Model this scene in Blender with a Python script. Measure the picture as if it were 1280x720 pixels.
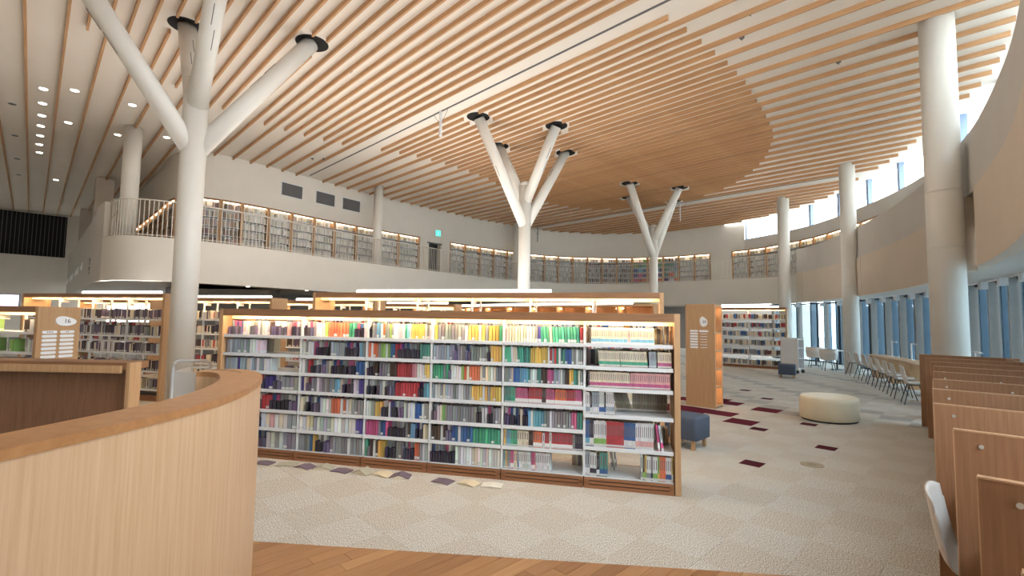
import bpy, math, random
from mathutils import Matrix, Vector

for o in list(bpy.data.objects):
    bpy.data.objects.remove(o, do_unlink=True)
SC = bpy.context.scene
COL = SC.collection
rnd = random.Random(7)
PI = math.pi
R2 = math.sqrt(2.0)

# ------------------------------------------------------------------ camera
PITCH, ROLL, EYE = math.radians(3.8), math.radians(0.9), 1.68
cam_d = bpy.data.cameras.new('camera')
cam_d.sensor_width = 36.0
cam_d.lens = 36.0 * 600.0 / 1280.0
cam_d.clip_start, cam_d.clip_end = 0.05, 300
cam = bpy.data.objects.new('camera', cam_d)
COL.objects.link(cam)
_f = Vector((0, math.cos(PITCH), math.sin(PITCH)))
_u0 = Vector((0, -math.sin(PITCH), math.cos(PITCH)))
_r0 = Vector((1, 0, 0))
_r = _r0 * math.cos(ROLL) + _u0 * math.sin(ROLL)
_u = _u0 * math.cos(ROLL) - _r0 * math.sin(ROLL)
cam.matrix_world = Matrix(((_r.x, _u.x, -_f.x, 0), (_r.y, _u.y, -_f.y, 0), (_r.z, _u.z, -_f.z, EYE), (0, 0, 0, 1)))
SC.camera = cam

# ------------------------------------------------------------------ world and exposure
wd = bpy.data.worlds.new('overcast_sky')
SC.world = wd
wd.use_nodes = True
bg = wd.node_tree.nodes['Background']
bg.inputs[0].default_value = (0.90, 0.96, 1.0, 1)
bg.inputs[1].default_value = 6.6
SC.view_settings.view_transform = 'Standard'
SC.view_settings.look = 'None'
SC.view_settings.gamma = 1.0
SC.view_settings.use_curve_mapping = False
SC.view_settings.exposure = 0.74
UP = 1.0          # strength of the tubes on the tall cases


# ------------------------------------------------------------------ materials
def lin(c):
    out = []
    for v in c[:3]:
        v = v / 255.0
        out.append(v / 12.92 if v <= 0.04045 else ((v + 0.055) / 1.055) ** 2.4)
    return tuple(out) + (1.0,)


def new_mat(name):
    m = bpy.data.materials.new(name)
    m.use_nodes = True
    nt = m.node_tree
    return m, nt, nt.nodes['Principled BSDF']


def plain(name, c, rough=0.6, metal=0.0, var=0.04, scale=6.0, bump=0.0):
    m, nt, b = new_mat(name)
    b.inputs['Roughness'].default_value = rough
    b.inputs['Metallic'].default_value = metal
    tc = nt.nodes.new('ShaderNodeTexCoord')
    n = nt.nodes.new('ShaderNodeTexNoise')
    n.inputs['Scale'].default_value = scale
    n.inputs['Detail'].default_value = 3
    nt.links.new(tc.outputs['Object'], n.inputs['Vector'])
    r = nt.nodes.new('ShaderNodeValToRGB')
    a = lin(c)
    r.color_ramp.elements[0].position = 0.3
    r.color_ramp.elements[1].position = 0.7
    r.color_ramp.elements[0].color = tuple(v * (1 - var) for v in a[:3]) + (1,)
    r.color_ramp.elements[1].color = tuple(min(1, v * (1 + var)) for v in a[:3]) + (1,)
    nt.links.new(n.outputs['Fac'], r.inputs['Fac'])
    nt.links.new(r.outputs['Color'], b.inputs['Base Color'])
    if bump:
        bp = nt.nodes.new('ShaderNodeBump')
        bp.inputs['Strength'].default_value = bump
        bp.inputs['Distance'].default_value = 0.01
        nt.links.new(n.outputs['Fac'], bp.inputs['Height'])
        nt.links.new(bp.outputs['Normal'], b.inputs['Normal'])
    return m


def wood(name, c1, c2, stretch=(40, 40, 1.6), rough=0.5, board=None):
    """grain running along the axis with the small stretch value"""
    m, nt, b = new_mat(name)
    b.inputs['Roughness'].default_value = rough
    tc = nt.nodes.new('ShaderNodeTexCoord')
    mp = nt.nodes.new('ShaderNodeMapping')
    mp.inputs['Scale'].default_value = stretch
    nt.links.new(tc.outputs['Object'], mp.inputs['Vector'])
    n = nt.nodes.new('ShaderNodeTexNoise')
    n.inputs['Scale'].default_value = 1.6
    n.inputs['Detail'].default_value = 5
    n.inputs['Roughness'].default_value = 0.65
    nt.links.new(mp.outputs['Vector'], n.inputs['Vector'])
    r = nt.nodes.new('ShaderNodeValToRGB')
    r.color_ramp.elements[0].position = 0.32
    r.color_ramp.elements[1].position = 0.68
    r.color_ramp.elements[0].color = lin(c1)
    r.color_ramp.elements[1].color = lin(c2)
    nt.links.new(n.outputs['Fac'], r.inputs['Fac'])
    oi = nt.nodes.new('ShaderNodeObjectInfo')
    hv = nt.nodes.new('ShaderNodeHueSaturation')
    mr = nt.nodes.new('ShaderNodeMapRange')
    mr.inputs['To Min'].default_value = 0.93
    mr.inputs['To Max'].default_value = 1.07
    nt.links.new(oi.outputs['Random'], mr.inputs['Value'])
    nt.links.new(mr.outputs['Result'], hv.inputs['Value'])
    nt.links.new(r.outputs['Color'], hv.inputs['Color'])
    nt.links.new(hv.outputs['Color'], b.inputs['Base Color'])
    return m


def emit(name, c, s):
    m = bpy.data.materials.new(name)
    m.use_nodes = True
    nt = m.node_tree
    nt.nodes.clear()
    e = nt.nodes.new('ShaderNodeEmission')
    e.inputs[0].default_value = lin(c)
    e.inputs[1].default_value = s
    o = nt.nodes.new('ShaderNodeOutputMaterial')
    nt.links.new(e.outputs[0], o.inputs[0])
    return m


def glass(name, tint, mixf):
    m = bpy.data.materials.new(name)
    m.use_nodes = True
    nt = m.node_tree
    nt.nodes.clear()
    t = nt.nodes.new('ShaderNodeBsdfTransparent')
    t.inputs[0].default_value = tint
    g = nt.nodes.new('ShaderNodeBsdfGlossy')
    g.inputs['Roughness'].default_value = 0.03
    mx = nt.nodes.new('ShaderNodeMixShader')
    mx.inputs[0].default_value = mixf
    o = nt.nodes.new('ShaderNodeOutputMaterial')
    nt.links.new(t.outputs[0], mx.inputs[1])
    nt.links.new(g.outputs[0], mx.inputs[2])
    nt.links.new(mx.outputs[0], o.inputs[0])
    return m


def carpet(name, c1, c2, ang, big=0.0):
    """speckled cut pile; ang sets the lay of the pile"""
    m, nt, b = new_mat(name)
    b.inputs['Roughness'].default_value = 0.95
    b.inputs['Specular IOR Level'].default_value = 0.1
    g = nt.nodes.new('ShaderNodeNewGeometry')
    mp = nt.nodes.new('ShaderNodeMapping')
    mp.inputs['Rotation'].default_value = (0, 0, ang)
    mp.inputs['Scale'].default_value = (170, 80, 80)
    nt.links.new(g.outputs['Position'], mp.inputs['Vector'])
    n = nt.nodes.new('ShaderNodeTexNoise')
    n.inputs['Scale'].default_value = 1.0
    n.inputs['Detail'].default_value = 3
    n.inputs['Roughness'].default_value = 0.8
    nt.links.new(mp.outputs['Vector'], n.inputs['Vector'])
    r = nt.nodes.new('ShaderNodeValToRGB')
    r.color_ramp.elements[0].position = 0.36
    r.color_ramp.elements[1].position = 0.64
    r.color_ramp.elements[0].color = lin(c1)
    r.color_ramp.elements[1].color = lin(c2)
    nt.links.new(n.outputs['Fac'], r.inputs['Fac'])
    nt.links.new(r.outputs['Color'], b.inputs['Base Color'])
    bp = nt.nodes.new('ShaderNodeBump')
    bp.inputs['Strength'].default_value = 0.25
    bp.inputs['Distance'].default_value = 0.004
    nt.links.new(n.outputs['Fac'], bp.inputs['Height'])
    nt.links.new(bp.outputs['Normal'], b.inputs['Normal'])
    return m


def attr_mat(name, kind, prop, rough=0.55):
    m, nt, b = new_mat(name)
    b.inputs['Roughness'].default_value = rough
    if kind == 'OBJCOL':
        a = nt.nodes.new('ShaderNodeObjectInfo')
        nt.links.new(a.outputs['Color'], b.inputs['Base Color'])
    else:
        a = nt.nodes.new('ShaderNodeAttribute')
        a.attribute_type = kind
        a.attribute_name = prop
        nt.links.new(a.outputs['Color'], b.inputs['Base Color'])
    return m


M = {}
M['plaster'] = plain('plaster_warm_white', (228, 222, 212), 0.85, var=0.02, scale=1.5)
M['plaster_grey'] = plain('plaster_grey', (202, 197, 190), 0.85, var=0.02, scale=1.5)
M['plaster_beige'] = plain('plaster_beige', (214, 200, 184), 0.85, var=0.02, scale=1.5)
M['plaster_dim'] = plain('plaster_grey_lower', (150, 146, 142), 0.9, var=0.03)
M['soffit'] = plain('ceiling_white', (236, 229, 219), 0.9, var=0.015, scale=0.8)
M['slat'] = wood('slat_wood', (190, 144, 102), (206, 164, 122), (8, 8, 0.8), 0.6)
M['column'] = plain('column_white_paint', (226, 222, 214), 0.45, var=0.02, scale=2)
M['black'] = plain('black', (14, 13, 14), 0.8)
M['white'] = plain('white_steel', (224, 226, 228), 0.4, var=0.02)
M['rail'] = plain('rail_white_steel', (222, 214, 203), 0.45, var=0.02)
M['grey'] = plain('grey_fin', (168, 170, 168), 0.6)
M['dark'] = plain('dark_metal', (36, 40, 46), 0.5)
M['louver'] = plain('blue_grey_louver', (58, 80, 96), 0.5, var=0.15, scale=1.2)
M['mull_blue'] = plain('mullion_blue_grey', (128, 148, 182), 0.5)
M['vent'] = plain('vent_grey', (108, 107, 108), 0.6)
M['oak'] = wood('oak_vertical', (200, 163, 127), (216, 183, 148), (38, 38, 1.1), 0.45)
M['oak_top'] = wood('oak_rim', (160, 112, 70), (178, 130, 86), (14, 14, 14), 0.38)
M['oak_h'] = wood('oak_horizontal', (134, 94, 64), (158, 116, 82), (1.4, 40, 40), 0.45)
M['oak_panel'] = wood('oak_panel', (180, 140, 100), (200, 162, 122), (38, 38, 1.3), 0.5)
M['walnut'] = wood('brown_board', (122, 84, 60), (140, 100, 74), (30, 30, 1.5), 0.5)
M['plinth'] = wood('plinth_wood', (138, 90, 58), (158, 108, 74), (1.4, 40, 40), 0.45)
M['carrel'] = wood('carrel_wood', (140, 102, 74), (162, 122, 92), (40, 40, 1.4), 0.45)
M['carrel_edge'] = wood('carrel_edge', (176, 138, 104), (194, 156, 122), (20, 20, 5), 0.45)
M['plank_a'] = wood('floor_plank_a', (160, 114, 74), (178, 132, 90), (1.5, 30, 30), 0.35)
M['plank_b'] = wood('floor_plank_b', (142, 98, 62), (162, 116, 76), (1.5, 30, 30), 0.35)
M['plank_c'] = wood('floor_plank_c', (172, 126, 84), (190, 146, 102), (1.5, 30, 30), 0.35)
M['carpet_a'] = carpet('carpet_light', (90, 85, 78), (252, 247, 238), PI / 4)
M['carpet_b'] = carpet('carpet_dark', (87, 81, 73), (247, 239, 227), -PI / 4)
M['carpet_c'] = carpet('carpet_grey', (100, 97, 94), (212, 208, 202), PI / 4)
M['burgundy'] = carpet('carpet_burgundy', (72, 18, 34), (112, 38, 56), PI / 4)
M['plum'] = carpet('carpet_plum', (58, 20, 28), (88, 36, 46), PI / 4)
M['leather'] = plain('cream_leather', (226, 215, 190), 0.4, var=0.03)
M['blue_fabric'] = plain('blue_grey_fabric', (78, 88, 106), 0.85, var=0.06, scale=40)
M['shell'] = plain('white_shell', (214, 209, 204), 0.4, var=0.02)
M['steel'] = plain('steel', (206, 204, 198), 0.3, 0.3)
M['cream'] = plain('cream_board', (244, 226, 190), 0.6, var=0.01)
M['sign'] = plain('sign_white', (238, 240, 242), 0.5, var=0.01)
M['ink'] = plain('sign_ink', (70, 74, 80), 0.7)
M['pages'] = plain('page_block', (222, 210, 186), 0.9, var=0.05, scale=80)
M['sticker'] = plain('spine_label', (205, 205, 204), 0.6, var=0.02)
M['title'] = plain('spine_title', (110, 104, 104), 0.7)
M['led'] = emit('led_warm', (255, 222, 172), 42.0)
M['led_gal'] = emit('led_gallery', (255, 226, 184), 7.0)
M['led_niche'] = emit('led_niche', (255, 206, 150), 40.0)
M['tube'] = emit('led_tube_white', (255, 250, 240), 5.0)
M['down'] = emit('downlight', (255, 244, 225), 10.0)
M['exit'] = emit('exit_green', (90, 235, 200), 1.2)
M['screen'] = emit('screen', (235, 225, 245), 1.2)
M['concrete'] = plain('paving', (170, 170, 168), 0.9)
M['pane'] = glass('clear_pane', (0.94, 0.97, 0.97, 1), 0.06)
M['pane_blue'] = glass('tinted_pane', (0.68, 0.78, 0.83, 1), 0.07)
M['cover'] = attr_mat('book_cover', 'OBJCOL', '')
M['band'] = attr_mat('book_band', 'OBJECT', 'band')
M['books'] = attr_mat('book_mix', 'GEOMETRY', 'Col')


# ------------------------------------------------------------------ geometry helpers
class MB:
    def __init__(s):
        s.v, s.f, s.m, s.c = [], [], [], []

    def add(s, vs, fs, mi=0, col=None):
        b = len(s.v)
        s.v += [tuple(p) for p in vs]
        s.f += [tuple(i + b for i in f) for f in fs]
        s.m += [mi] * len(fs)
        if col is not None:
            s.c += [col] * len(vs)

    def box(s, x0, y0, z0, x1, y1, z1, mi=0, col=None, T=None):
        vs = [(x0, y0, z0), (x1, y0, z0), (x1, y1, z0), (x0, y1, z0), (x0, y0, z1), (x1, y0, z1), (x1, y1, z1), (x0, y1, z1)]
        if T is not None:
            vs = [tuple(T @ Vector(p)) for p in vs]
        s.add(vs, [(0, 3, 2, 1), (4, 5, 6, 7), (0, 1, 5, 4), (1, 2, 6, 5), (2, 3, 7, 6), (3, 0, 4, 7)], mi, col)

    def prism(s, poly, z0, z1, mi=0):
        n = len(poly)
        vs = [(p[0], p[1], z0) for p in poly] + [(p[0], p[1], z1) for p in poly]
        fs = [tuple(range(n - 1, -1, -1)), tuple(range(n, 2 * n))]
        fs += [(i, (i + 1) % n, n + (i + 1) % n, n + i) for i in range(n)]
        s.add(vs, fs, mi)

    def tube(s, p0, p1, r0, r1=None, n=12, mi=0):
        r1 = r0 if r1 is None else r1
        p0, p1 = Vector(p0), Vector(p1)
        d = (p1 - p0).normalized()
        a = Vector((0, 0, 1)) if abs(d.z) < 0.9 else Vector((1, 0, 0))
        u = d.cross(a).normalized()
        w = d.cross(u)
        vs = []
        for p, r in ((p0, r0), (p1, r1)):
            for i in range(n):
                t = 2 * PI * i / n
                vs.append(p + u * (math.cos(t) * r) + w * (math.sin(t) * r))
        fs = [(i, (i + 1) % n, n + (i + 1) % n, n + i) for i in range(n)]
        fs += [tuple(range(n - 1, -1, -1)), tuple(range(n, 2 * n))]
        s.add(vs, fs, mi)

    def path(s, pts, r, n=8, mi=0):
        """tube along a polyline with shared rings"""
        pts = [Vector(p) for p in pts]
        rings = []
        for i, p in enumerate(pts):
            d = (pts[min(i + 1, len(pts) - 1)] - pts[max(i - 1, 0)]).normalized()
            a = Vector((0, 0, 1)) if abs(d.z) < 0.95 else Vector((1, 0, 0))
            u = d.cross(a).normalized()
            w = d.cross(u)
            rings.append([p + u * (math.cos(2 * PI * k / n) * r) + w * (math.sin(2 * PI * k / n) * r) for k in range(n)])
        vs = [q for g in rings for q in g]
        fs = []
        for i in range(len(pts) - 1):
            for k in range(n):
                fs.append((i * n + k, i * n + (k + 1) % n, (i + 1) * n + (k + 1) % n, (i + 1) * n + k))
        fs += [tuple(range(n - 1, -1, -1)), tuple((len(pts) - 1) * n + k for k in range(n))]
        s.add(vs, fs, mi)

    def ribbon(s, inner, outer, z0, z1, mi=0):
        """solid strip between two parallel polylines"""
        n = len(inner)
        vs = []
        for a, b in zip(inner, outer):
            vs += [(a[0], a[1], z0), (b[0], b[1], z0), (b[0], b[1], z1), (a[0], a[1], z1)]
        fs = []
        for i in range(n - 1):
            p, q = 4 * i, 4 * i + 4
            for k in range(4):
                fs.append((p + k, p + (k + 1) % 4, q + (k + 1) % 4, q + k))
        fs += [(0, 1, 2, 3), (4 * n - 1, 4 * n - 2, 4 * n - 3, 4 * n - 4)]
        s.add(vs, fs, mi)

    def mesh(s, name, mats, smooth=False):
        me = bpy.data.meshes.new(name)
        me.from_pydata(s.v, [], s.f)
        for m in mats:
            me.materials.append(m)
        for p, mi in zip(me.polygons, s.m):
            p.material_index = mi
            p.use_smooth = smooth
        if s.c:
            at = me.color_attributes.new('Col', 'FLOAT_COLOR', 'POINT')
            for i, c in enumerate(s.c):
                at.data[i].color = c
        me.update()
        return me

    def build(s, name, mats, parent=None, smooth=False, M4=None):
        if not isinstance(mats, (list, tuple)):
            mats = [mats]
        return put(name, s.mesh(name, mats, smooth), parent, M4)


def put(name, me, parent=None, M4=None):
    o = bpy.data.objects.new(name, me)
    COL.objects.link(o)
    if parent is not None:
        o.parent = parent
    if M4 is not None:
        if parent is not None:
            o.matrix_local = M4
        else:
            o.matrix_world = M4
    return o


def tag(o, label=None, cat=None, group=None, kind=None):
    if label:
        o['label'] = label
    if cat:
        o['category'] = cat
    if group:
        o['group'] = group
    if kind:
        o['kind'] = kind
    return o


def thing(name, loc=(0, 0, 0), rz=0.0, label=None, cat=None, group=None, kind=None):
    o = bpy.data.objects.new(name, None)
    o.empty_display_size = 0.1
    COL.objects.link(o)
    o.matrix_world = Matrix.Translation(loc) @ Matrix.Rotation(rz, 4, 'Z')
    return tag(o, label, cat, group, kind)


def copy_tree(src, M4=None, parent=None):
    c = src.copy()
    COL.objects.link(c)
    if parent is not None:
        c.parent = parent
    if M4 is not None:
        c.matrix_world = M4
    for ch in src.children:
        copy_tree(ch, None, c)
    return c


def xy(w, s):
    """the building's own grid, turned 45 degrees: w runs away to the right, s away to the left"""
    return ((w - s) / R2, (w + s) / R2)


GRID = Matrix.Rotation(PI / 4, 4, 'Z')      # local x = w, local y = s


def spline(P, n=12):
    P = [Vector((p[0], p[1])) for p in P]
    P = [P[0] * 2 - P[1]] + P + [P[-1] * 2 - P[-2]]
    out = []
    for i in range(1, len(P) - 2):
        a, b, c, d = P[i - 1:i + 3]
        t0 = 0.0
        t1 = t0 + (b - a).length ** .5
        t2 = t1 + (c - b).length ** .5
        t3 = t2 + (d - c).length ** .5
        for k in range(n):
            t = t1 + (t2 - t1) * k / n
            A1 = a * ((t1 - t) / (t1 - t0)) + b * ((t - t0) / (t1 - t0))
            A2 = b * ((t2 - t) / (t2 - t1)) + c * ((t - t1) / (t2 - t1))
            A3 = c * ((t3 - t) / (t3 - t2)) + d * ((t - t2) / (t3 - t2))
            B1 = A1 * ((t2 - t) / (t2 - t0)) + A2 * ((t - t0) / (t2 - t0))
            B2 = A2 * ((t3 - t) / (t3 - t1)) + A3 * ((t - t1) / (t3 - t1))
            out.append(B1 * ((t2 - t) / (t2 - t1)) + B2 * ((t - t1) / (t2 - t1)))
    out.append(P[-2])
    return out


class Curve:
    """a plan curve given in grid coordinates; positions and outward normals by arc length, in world xy"""
    def __init__(s, ctrl, n=12):
        pts = spline(ctrl, n)
        s.ws = pts
        s.p = [Vector(xy(q.x, q.y)) for q in pts]
        s.a = [0.0]
        for i in range(1, len(s.p)):
            s.a.append(s.a[-1] + (s.p[i] - s.p[i - 1]).length)
        s.L = s.a[-1]

    def at(s, a):
        a = min(max(a, 0.0), s.L - 1e-6)
        lo, hi = 0, len(s.a) - 1
        while hi - lo > 1:
            m = (lo + hi) // 2
            if s.a[m] <= a:
                lo = m
            else:
                hi = m
        t = (a - s.a[lo]) / (s.a[hi] - s.a[lo])
        return s.p[lo].lerp(s.p[hi], t)

    def tan(s, a):
        return (s.at(a + 0.15) - s.at(a - 0.15)).normalized()

    def out(s, a):
        t = s.tan(a)
        return Vector((-t.y, t.x))

    def seg(s, a0, a1, off=0.0, step=0.35):
        n = max(2, int(abs(a1 - a0) / step) + 1)
        r = []
        for i in range(n + 1):
            a = a0 + (a1 - a0) * i / n
            r.append(s.at(a) + s.out(a) * off)
        return r

    def near(s, w, ss):
        q = Vector(xy(w, ss))
        return min(range(len(s.p)), key=lambda i: (s.p[i] - q).length)

    def arc_near(s, w, ss):
        return s.a[s.near(w, ss)]


WALL = Curve([(3.37, 39), (3.37, 24), (3.4, 20.6), (3.75, 19.85), (4.6, 19.6), (6, 19.65), (7.6, 19.95), (9.5, 20.3), (11.5, 20.55),
              (14.6, 20.75), (18, 20.8), (21.5, 20.6), (24.1, 19.8), (26.4, 18.1), (27.9, 16.1), (28.6, 13.6), (28.7, 11.2), (28.4, 9.4),
              (27.6, 7.8), (26.4, 6.1), (24.6, 4.45), (21.9, 2.5), (19.6, 1.3), (17, .3), (15, -.45), (13, -.8), (10, -.95), (6, -.8), (2, -.5)])
EDGE = Curve([(1.4, 39), (1.4, 24), (1.4, 18.8), (1.75, 17.75), (2.5, 17.3), (3.6, 17.15), (5, 17.25), (6.3, 17.5), (8.1, 18.0), (10.3, 18.4),
              (12.3, 18.65), (14.5, 18.95), (17, 19.2), (20, 19.3), (22.3, 18.6), (24, 17.2), (25, 15.2), (25.45, 12.2), (25.5, 9.2), (25.2, 7.3),
              (24.5, 5.95), (22, 4.1), (19.9, 3.0), (17.3, 1.85), (14.9, 1.0), (13, .5), (11.2, .1), (9.5, -.15), (7.9, -.3), (5, -.35), (1, -.2), (-3, .2)])
HC = 7.4          # underside of the slats
ZS = 7.5          # white soffit above them
ZT, ZF, ZB = 3.95, 3.72, 2.65     # fascia top, gallery floor, fascia bottom


def interp(T, x):
    if x <= T[0][0]:
        return T[0][1]
    for (a, b), (c, d) in zip(T, T[1:]):
        if x <= c:
            return b + (d - b) * (x - a) / (c - a)
    return T[-1][1]


# ------------------------------------------------------------------ ground and floor
mb = MB()
mb.box(-60, -30, -0.30, 60, 70, -0.12)
tag(mb.build('trim_1', M['concrete']), kind='structure')

floor = thing('floor', kind='structure')
aE0, aR0 = EDGE.arc_near(1.4, 30), EDGE.arc_near(25.5, 9.2)
# carpet field: everything inside the outer wall line
poly = []
for a in [EDGE.a[0] + i * (EDGE.L) / 120 for i in range(121)]:
    off = 5.5 if a < EDGE.arc_near(25.45, 12.2) else 1.02
    if a < EDGE.arc_near(1.4, 18.8):
        off = 6
    q = EDGE.at(a) + EDGE.out(a) * off
    poly.append((q.x, q.y))
poly += [xy(-3, -1.0), xy(-9, -1), xy(-12, 10), xy(-12, 40)]
# the wooden strip in front of the camera is cut out by lowering: carpet body stays below the planks
mb = MB()
mb.prism(list(reversed(poly)), -0.10, -0.006)
mb.build('carpet_base', M['carpet_b'], floor)

WOOD_A, WOOD_B = Vector((-1.88, 3.70)), Vector((1.751, 3.345))     # border between planks and carpet
wd_dir = (WOOD_B - WOOD_A).normalized()
wd_n = Vector((wd_dir.y, -wd_dir.x))         # points to the wooden side


def clip(poly, p0, n, keep=1):
    out = []
    for i in range(len(poly)):
        a, b = poly[i], poly[(i + 1) % len(poly)]
        da, db = (a - p0).dot(n) * keep, (b - p0).dot(n) * keep
        if da >= 0:
            out.append(a)
        if (da > 0) != (db > 0):
            out.append(a + (b - a) * (da / (da - db)))
    return out


# planks run along w
pw = 0.115
n_pl = 0
for i in range(-8, 60):
    s0 = -2.2 + i * pw
    w0 = -3.2 + rnd.random() * 1.2
    while w0 < 5.0:
        ln = rnd.choice([0.9, 1.2, 1.5])
        q = [Vector(xy(*c)) for c in ((w0 + .0015, s0 + .0015), (w0 + ln - .0015, s0 + .0015), (w0 + ln - .0015, s0 + pw - .0015), (w0 + .0015, s0 + pw - .0015))]
        w0 += ln
        q = clip(q, WOOD_A, wd_n)
        if len(q) < 3:
            continue
        cen = sum(q, Vector((0, 0))) / len(q)
        if cen.y < 1.9 or cen.x < -2.3 or cen.x > 3.4 or n_pl >= 290:
            continue
        bm_ = MB()
        # local frame so that the grain follows the board
        L = [Vector((p.x * math.cos(-PI / 4) - p.y * math.sin(-PI / 4), p.x * math.sin(-PI / 4) + p.y * math.cos(-PI / 4))) for p in q]
        bm_.prism([(p.x, p.y) for p in L], -0.006, 0.002 + rnd.random() * 0.0006)
        bm_.build('plank', M[rnd.choice(['plank_a', 'plank_a', 'plank_b', 'plank_c'])], floor, M4=GRID)
        n_pl += 1

# carpet tiles: half metre squares laid with alternating pile
TS = 0.47
special = [(10.04, 2.945, 2, 'burgundy'), (8.48, 2.87, 2, 'burgundy'), (6.13, 1.99, 1, 'plum'), (7.68, 1.55, 1, 'plum'), (9.27, 2.135, 1, 'plum'),
           (8.215, 2.585, 1, 'plum'), (11.70, 3.53, 1, 'plum'), (12.75, 4.36, 1, 'plum'), (9.0, 3.39, 2, 'burgundy'), (8.55, 3.86, 2, 'burgundy'),
           (9.02, 3.86, 2, 'burgundy'), (8.55, 4.33, 2, 'burgundy'), (9.02, 4.33, 2, 'burgundy'), (10.1, 4.1, 2, 'burgundy'), (10.57, 4.1, 2, 'burgundy'),
           (10.3, 3.75, 2, 'burgundy'), (10.1, 4.57, 2, 'burgundy')]
tiles = []
for i in range(-2, 60):
    for j in range(-2, 45):
        w, s = 10.04 - 21 * TS + i * TS, 2.945 - 7 * TS + j * TS
        c = Vector(xy(w + TS / 2, s + TS / 2))
        if c.y < 2.6 or c.x > 0.98 * c.y or c.x < -1.02 * c.y:
            continue
        if s < interp([(0, .35), (8, .35), (12, .5), (16, 1.3), (20, 2.6), (24, 5.2)], w) - 0.9:
            continue
        hidden = (-3.6 < c.x < 1.6) and 5.6 < c.y       # behind the bookcases
        if c.x < -1.9 and c.y < 9:
            hidden = True
        tiles.append((c.length + (100 if hidden else 0), w, s, (i + j) % 2, (i * 7 + j * 13) % 5))
tiles.sort()
t_mesh = {}
rest = {'carpet_a': MB(), 'carpet_b': MB(), 'carpet_c': MB()}
cnt = 0
for d, w, s, par, k5 in tiles:
    q = [Vector(xy(*c)) for c in ((w + .001, s + .001), (w + TS - .001, s + .001), (w + TS - .001, s + TS - .001), (w + .001, s + TS - .001))]
    full = all((p - WOOD_A).dot(wd_n) <= 0 for p in q)
    mn = 'carpet_a' if par else 'carpet_b'
    if w > 9.2 and k5 == 0:
        mn = 'carpet_c'
    if not full:
        q = clip(q, WOOD_A, wd_n, -1)
        if len(q) < 3:
            continue
    if cnt < 283:
        if full:
            if mn not in t_mesh:
                b = MB()
                b.box(.0003, .0003, -.006, TS - .0003, TS - .0003, 0)
                t_mesh[mn] = b.mesh('carpet_tile', [M[mn]])
            put('carpet_tile', t_mesh[mn], floor, GRID @ Matrix.Translation((w, s, 0)))
        else:
            b = MB()
            b.prism([(p.x, p.y) for p in q], -.006, 0)
            b.build('carpet_tile', M[mn], floor)
        cnt += 1
    else:
        rest[mn].prism([(p.x, p.y) for p in q], -.006, 0)
for mn, b in rest.items():
    if b.v:
        tag(b.build('far_carpet_tiles', M[mn], floor), kind='stuff')
for w, s, k, mn in special:
    b = MB()
    b.box(0, 0, -.004, 0.235 * k, 0.235 * k, 0.0012)
    tag(b.build('carpet_tile', M[mn], floor, M4=GRID @ Matrix.Translation((w, s, 0))), label='dark red carpet tile' if mn == 'burgundy' else 'dark plum small carpet tile')
# round floor box cover
b = MB()
b.tube((3.636, 5.889, -.004), (3.636, 5.889, .004), 0.125, n=24)
for k in range(-3, 4):
    for l in range(-3, 4):
        if k * k + l * l < 7:
            b.tube((3.636 + k * .02, 5.889 + l * .02, .003), (3.636 + k * .02, 5.889 + l * .02, .005), .005, n=6, mi=1)
b.build('floor_grille', [plain('floor_cover', (160, 146, 122), .7), M['dark']], floor)

# ------------------------------------------------------------------ ceiling with slats
ceiling = thing('ceiling', (0, 0, 0), kind='structure')
SMIN = [(-6, -.2), (2, -.5), (8, -.7), (12, -.58), (13.1, -.485), (14.3, -.35), (14.9, -.25), (15.5, -.07), (16.1, .13), (18.85, 1.31), (19.5, 1.59),
        (20.1, 1.88), (21.3, 2.5), (21.7, 2.82), (24.6, 4.72), (25.3, 5.13), (26.3, 6.38), (27.5, 8.08), (28.3, 10.2), (28.45, 12)]
SMAX = [(3.36, 38.9), (3.37, 19.85), (4.6, 19.58), (7.6, 19.9), (9.5, 20.25), (11.5, 20.5), (14.6, 20.7), (18, 20.75), (21.5, 20.5), (24.1, 19.7), (26.4, 18.0), (27.9, 16), (28.4, 13.8)]
DHI = [(.15, 11.5), (.497, 12.84), (1.084, 13.6), (2.257, 14.42), (3.45, 14.97), (4.62, 15.3), (5.81, 15.3), (7.0, 15.14), (8.18, 14.7), (9.3, 14.3), (10.5, 14.22),
       (11.66, 14.23), (12.8, 14.37), (13.4, 14.55), (15, 15.2), (17.43, 15.31), (18.6, 15.07), (19.76, 14.6), (20.4, 14.16), (21.2, 12.8), (21.6, 11)]
DLO = [(.15, 10.5), (1, 8.3), (3, 6.2), (5, 4.9), (7.66, 4.22), (8.86, 4.05), (10.6, 3.95), (11.8, 3.98), (13.5, 4.17), (15.25, 4.42), (15.9, 4.58), (17.46, 5.23),
       (18.64, 5.94), (19.77, 6.88), (20.4, 7.5), (20.9, 8.2), (21.42, 9.3), (21.6, 10.8)]
TREES = {'left': (1.9, 10.05), 'middle': (10.79, 10.27), 'right': (19.5, 10.6)}
HOLES = []
for t in TREES.values():
    for dw, ds in ((1.93, 0), (-1.93, 0), (0, 1.19), (0, -1.19)):
        HOLES.append((t[0] + dw * 1.04, t[1] + ds * 1.05))
HR = 0.33
b = MB()
outer = []
for i in range(0, 61):
    w = -6 + i * (28.6 + 6) / 60
    outer.append((w, interp(SMIN, w) - 0.75 - (0.25 if w > 16 else 0)))
pl = [xy(*q) for q in outer] + [xy(29.6, 11), xy(31, 13), xy(31, 40.5), xy(-8, 40.5), xy(-8, -.2)]
b.prism(pl, ZS, ZS + 0.15)
b.build('soffit', M['soffit'], ceiling)
ST = 0.042
WL = 9.705
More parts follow.
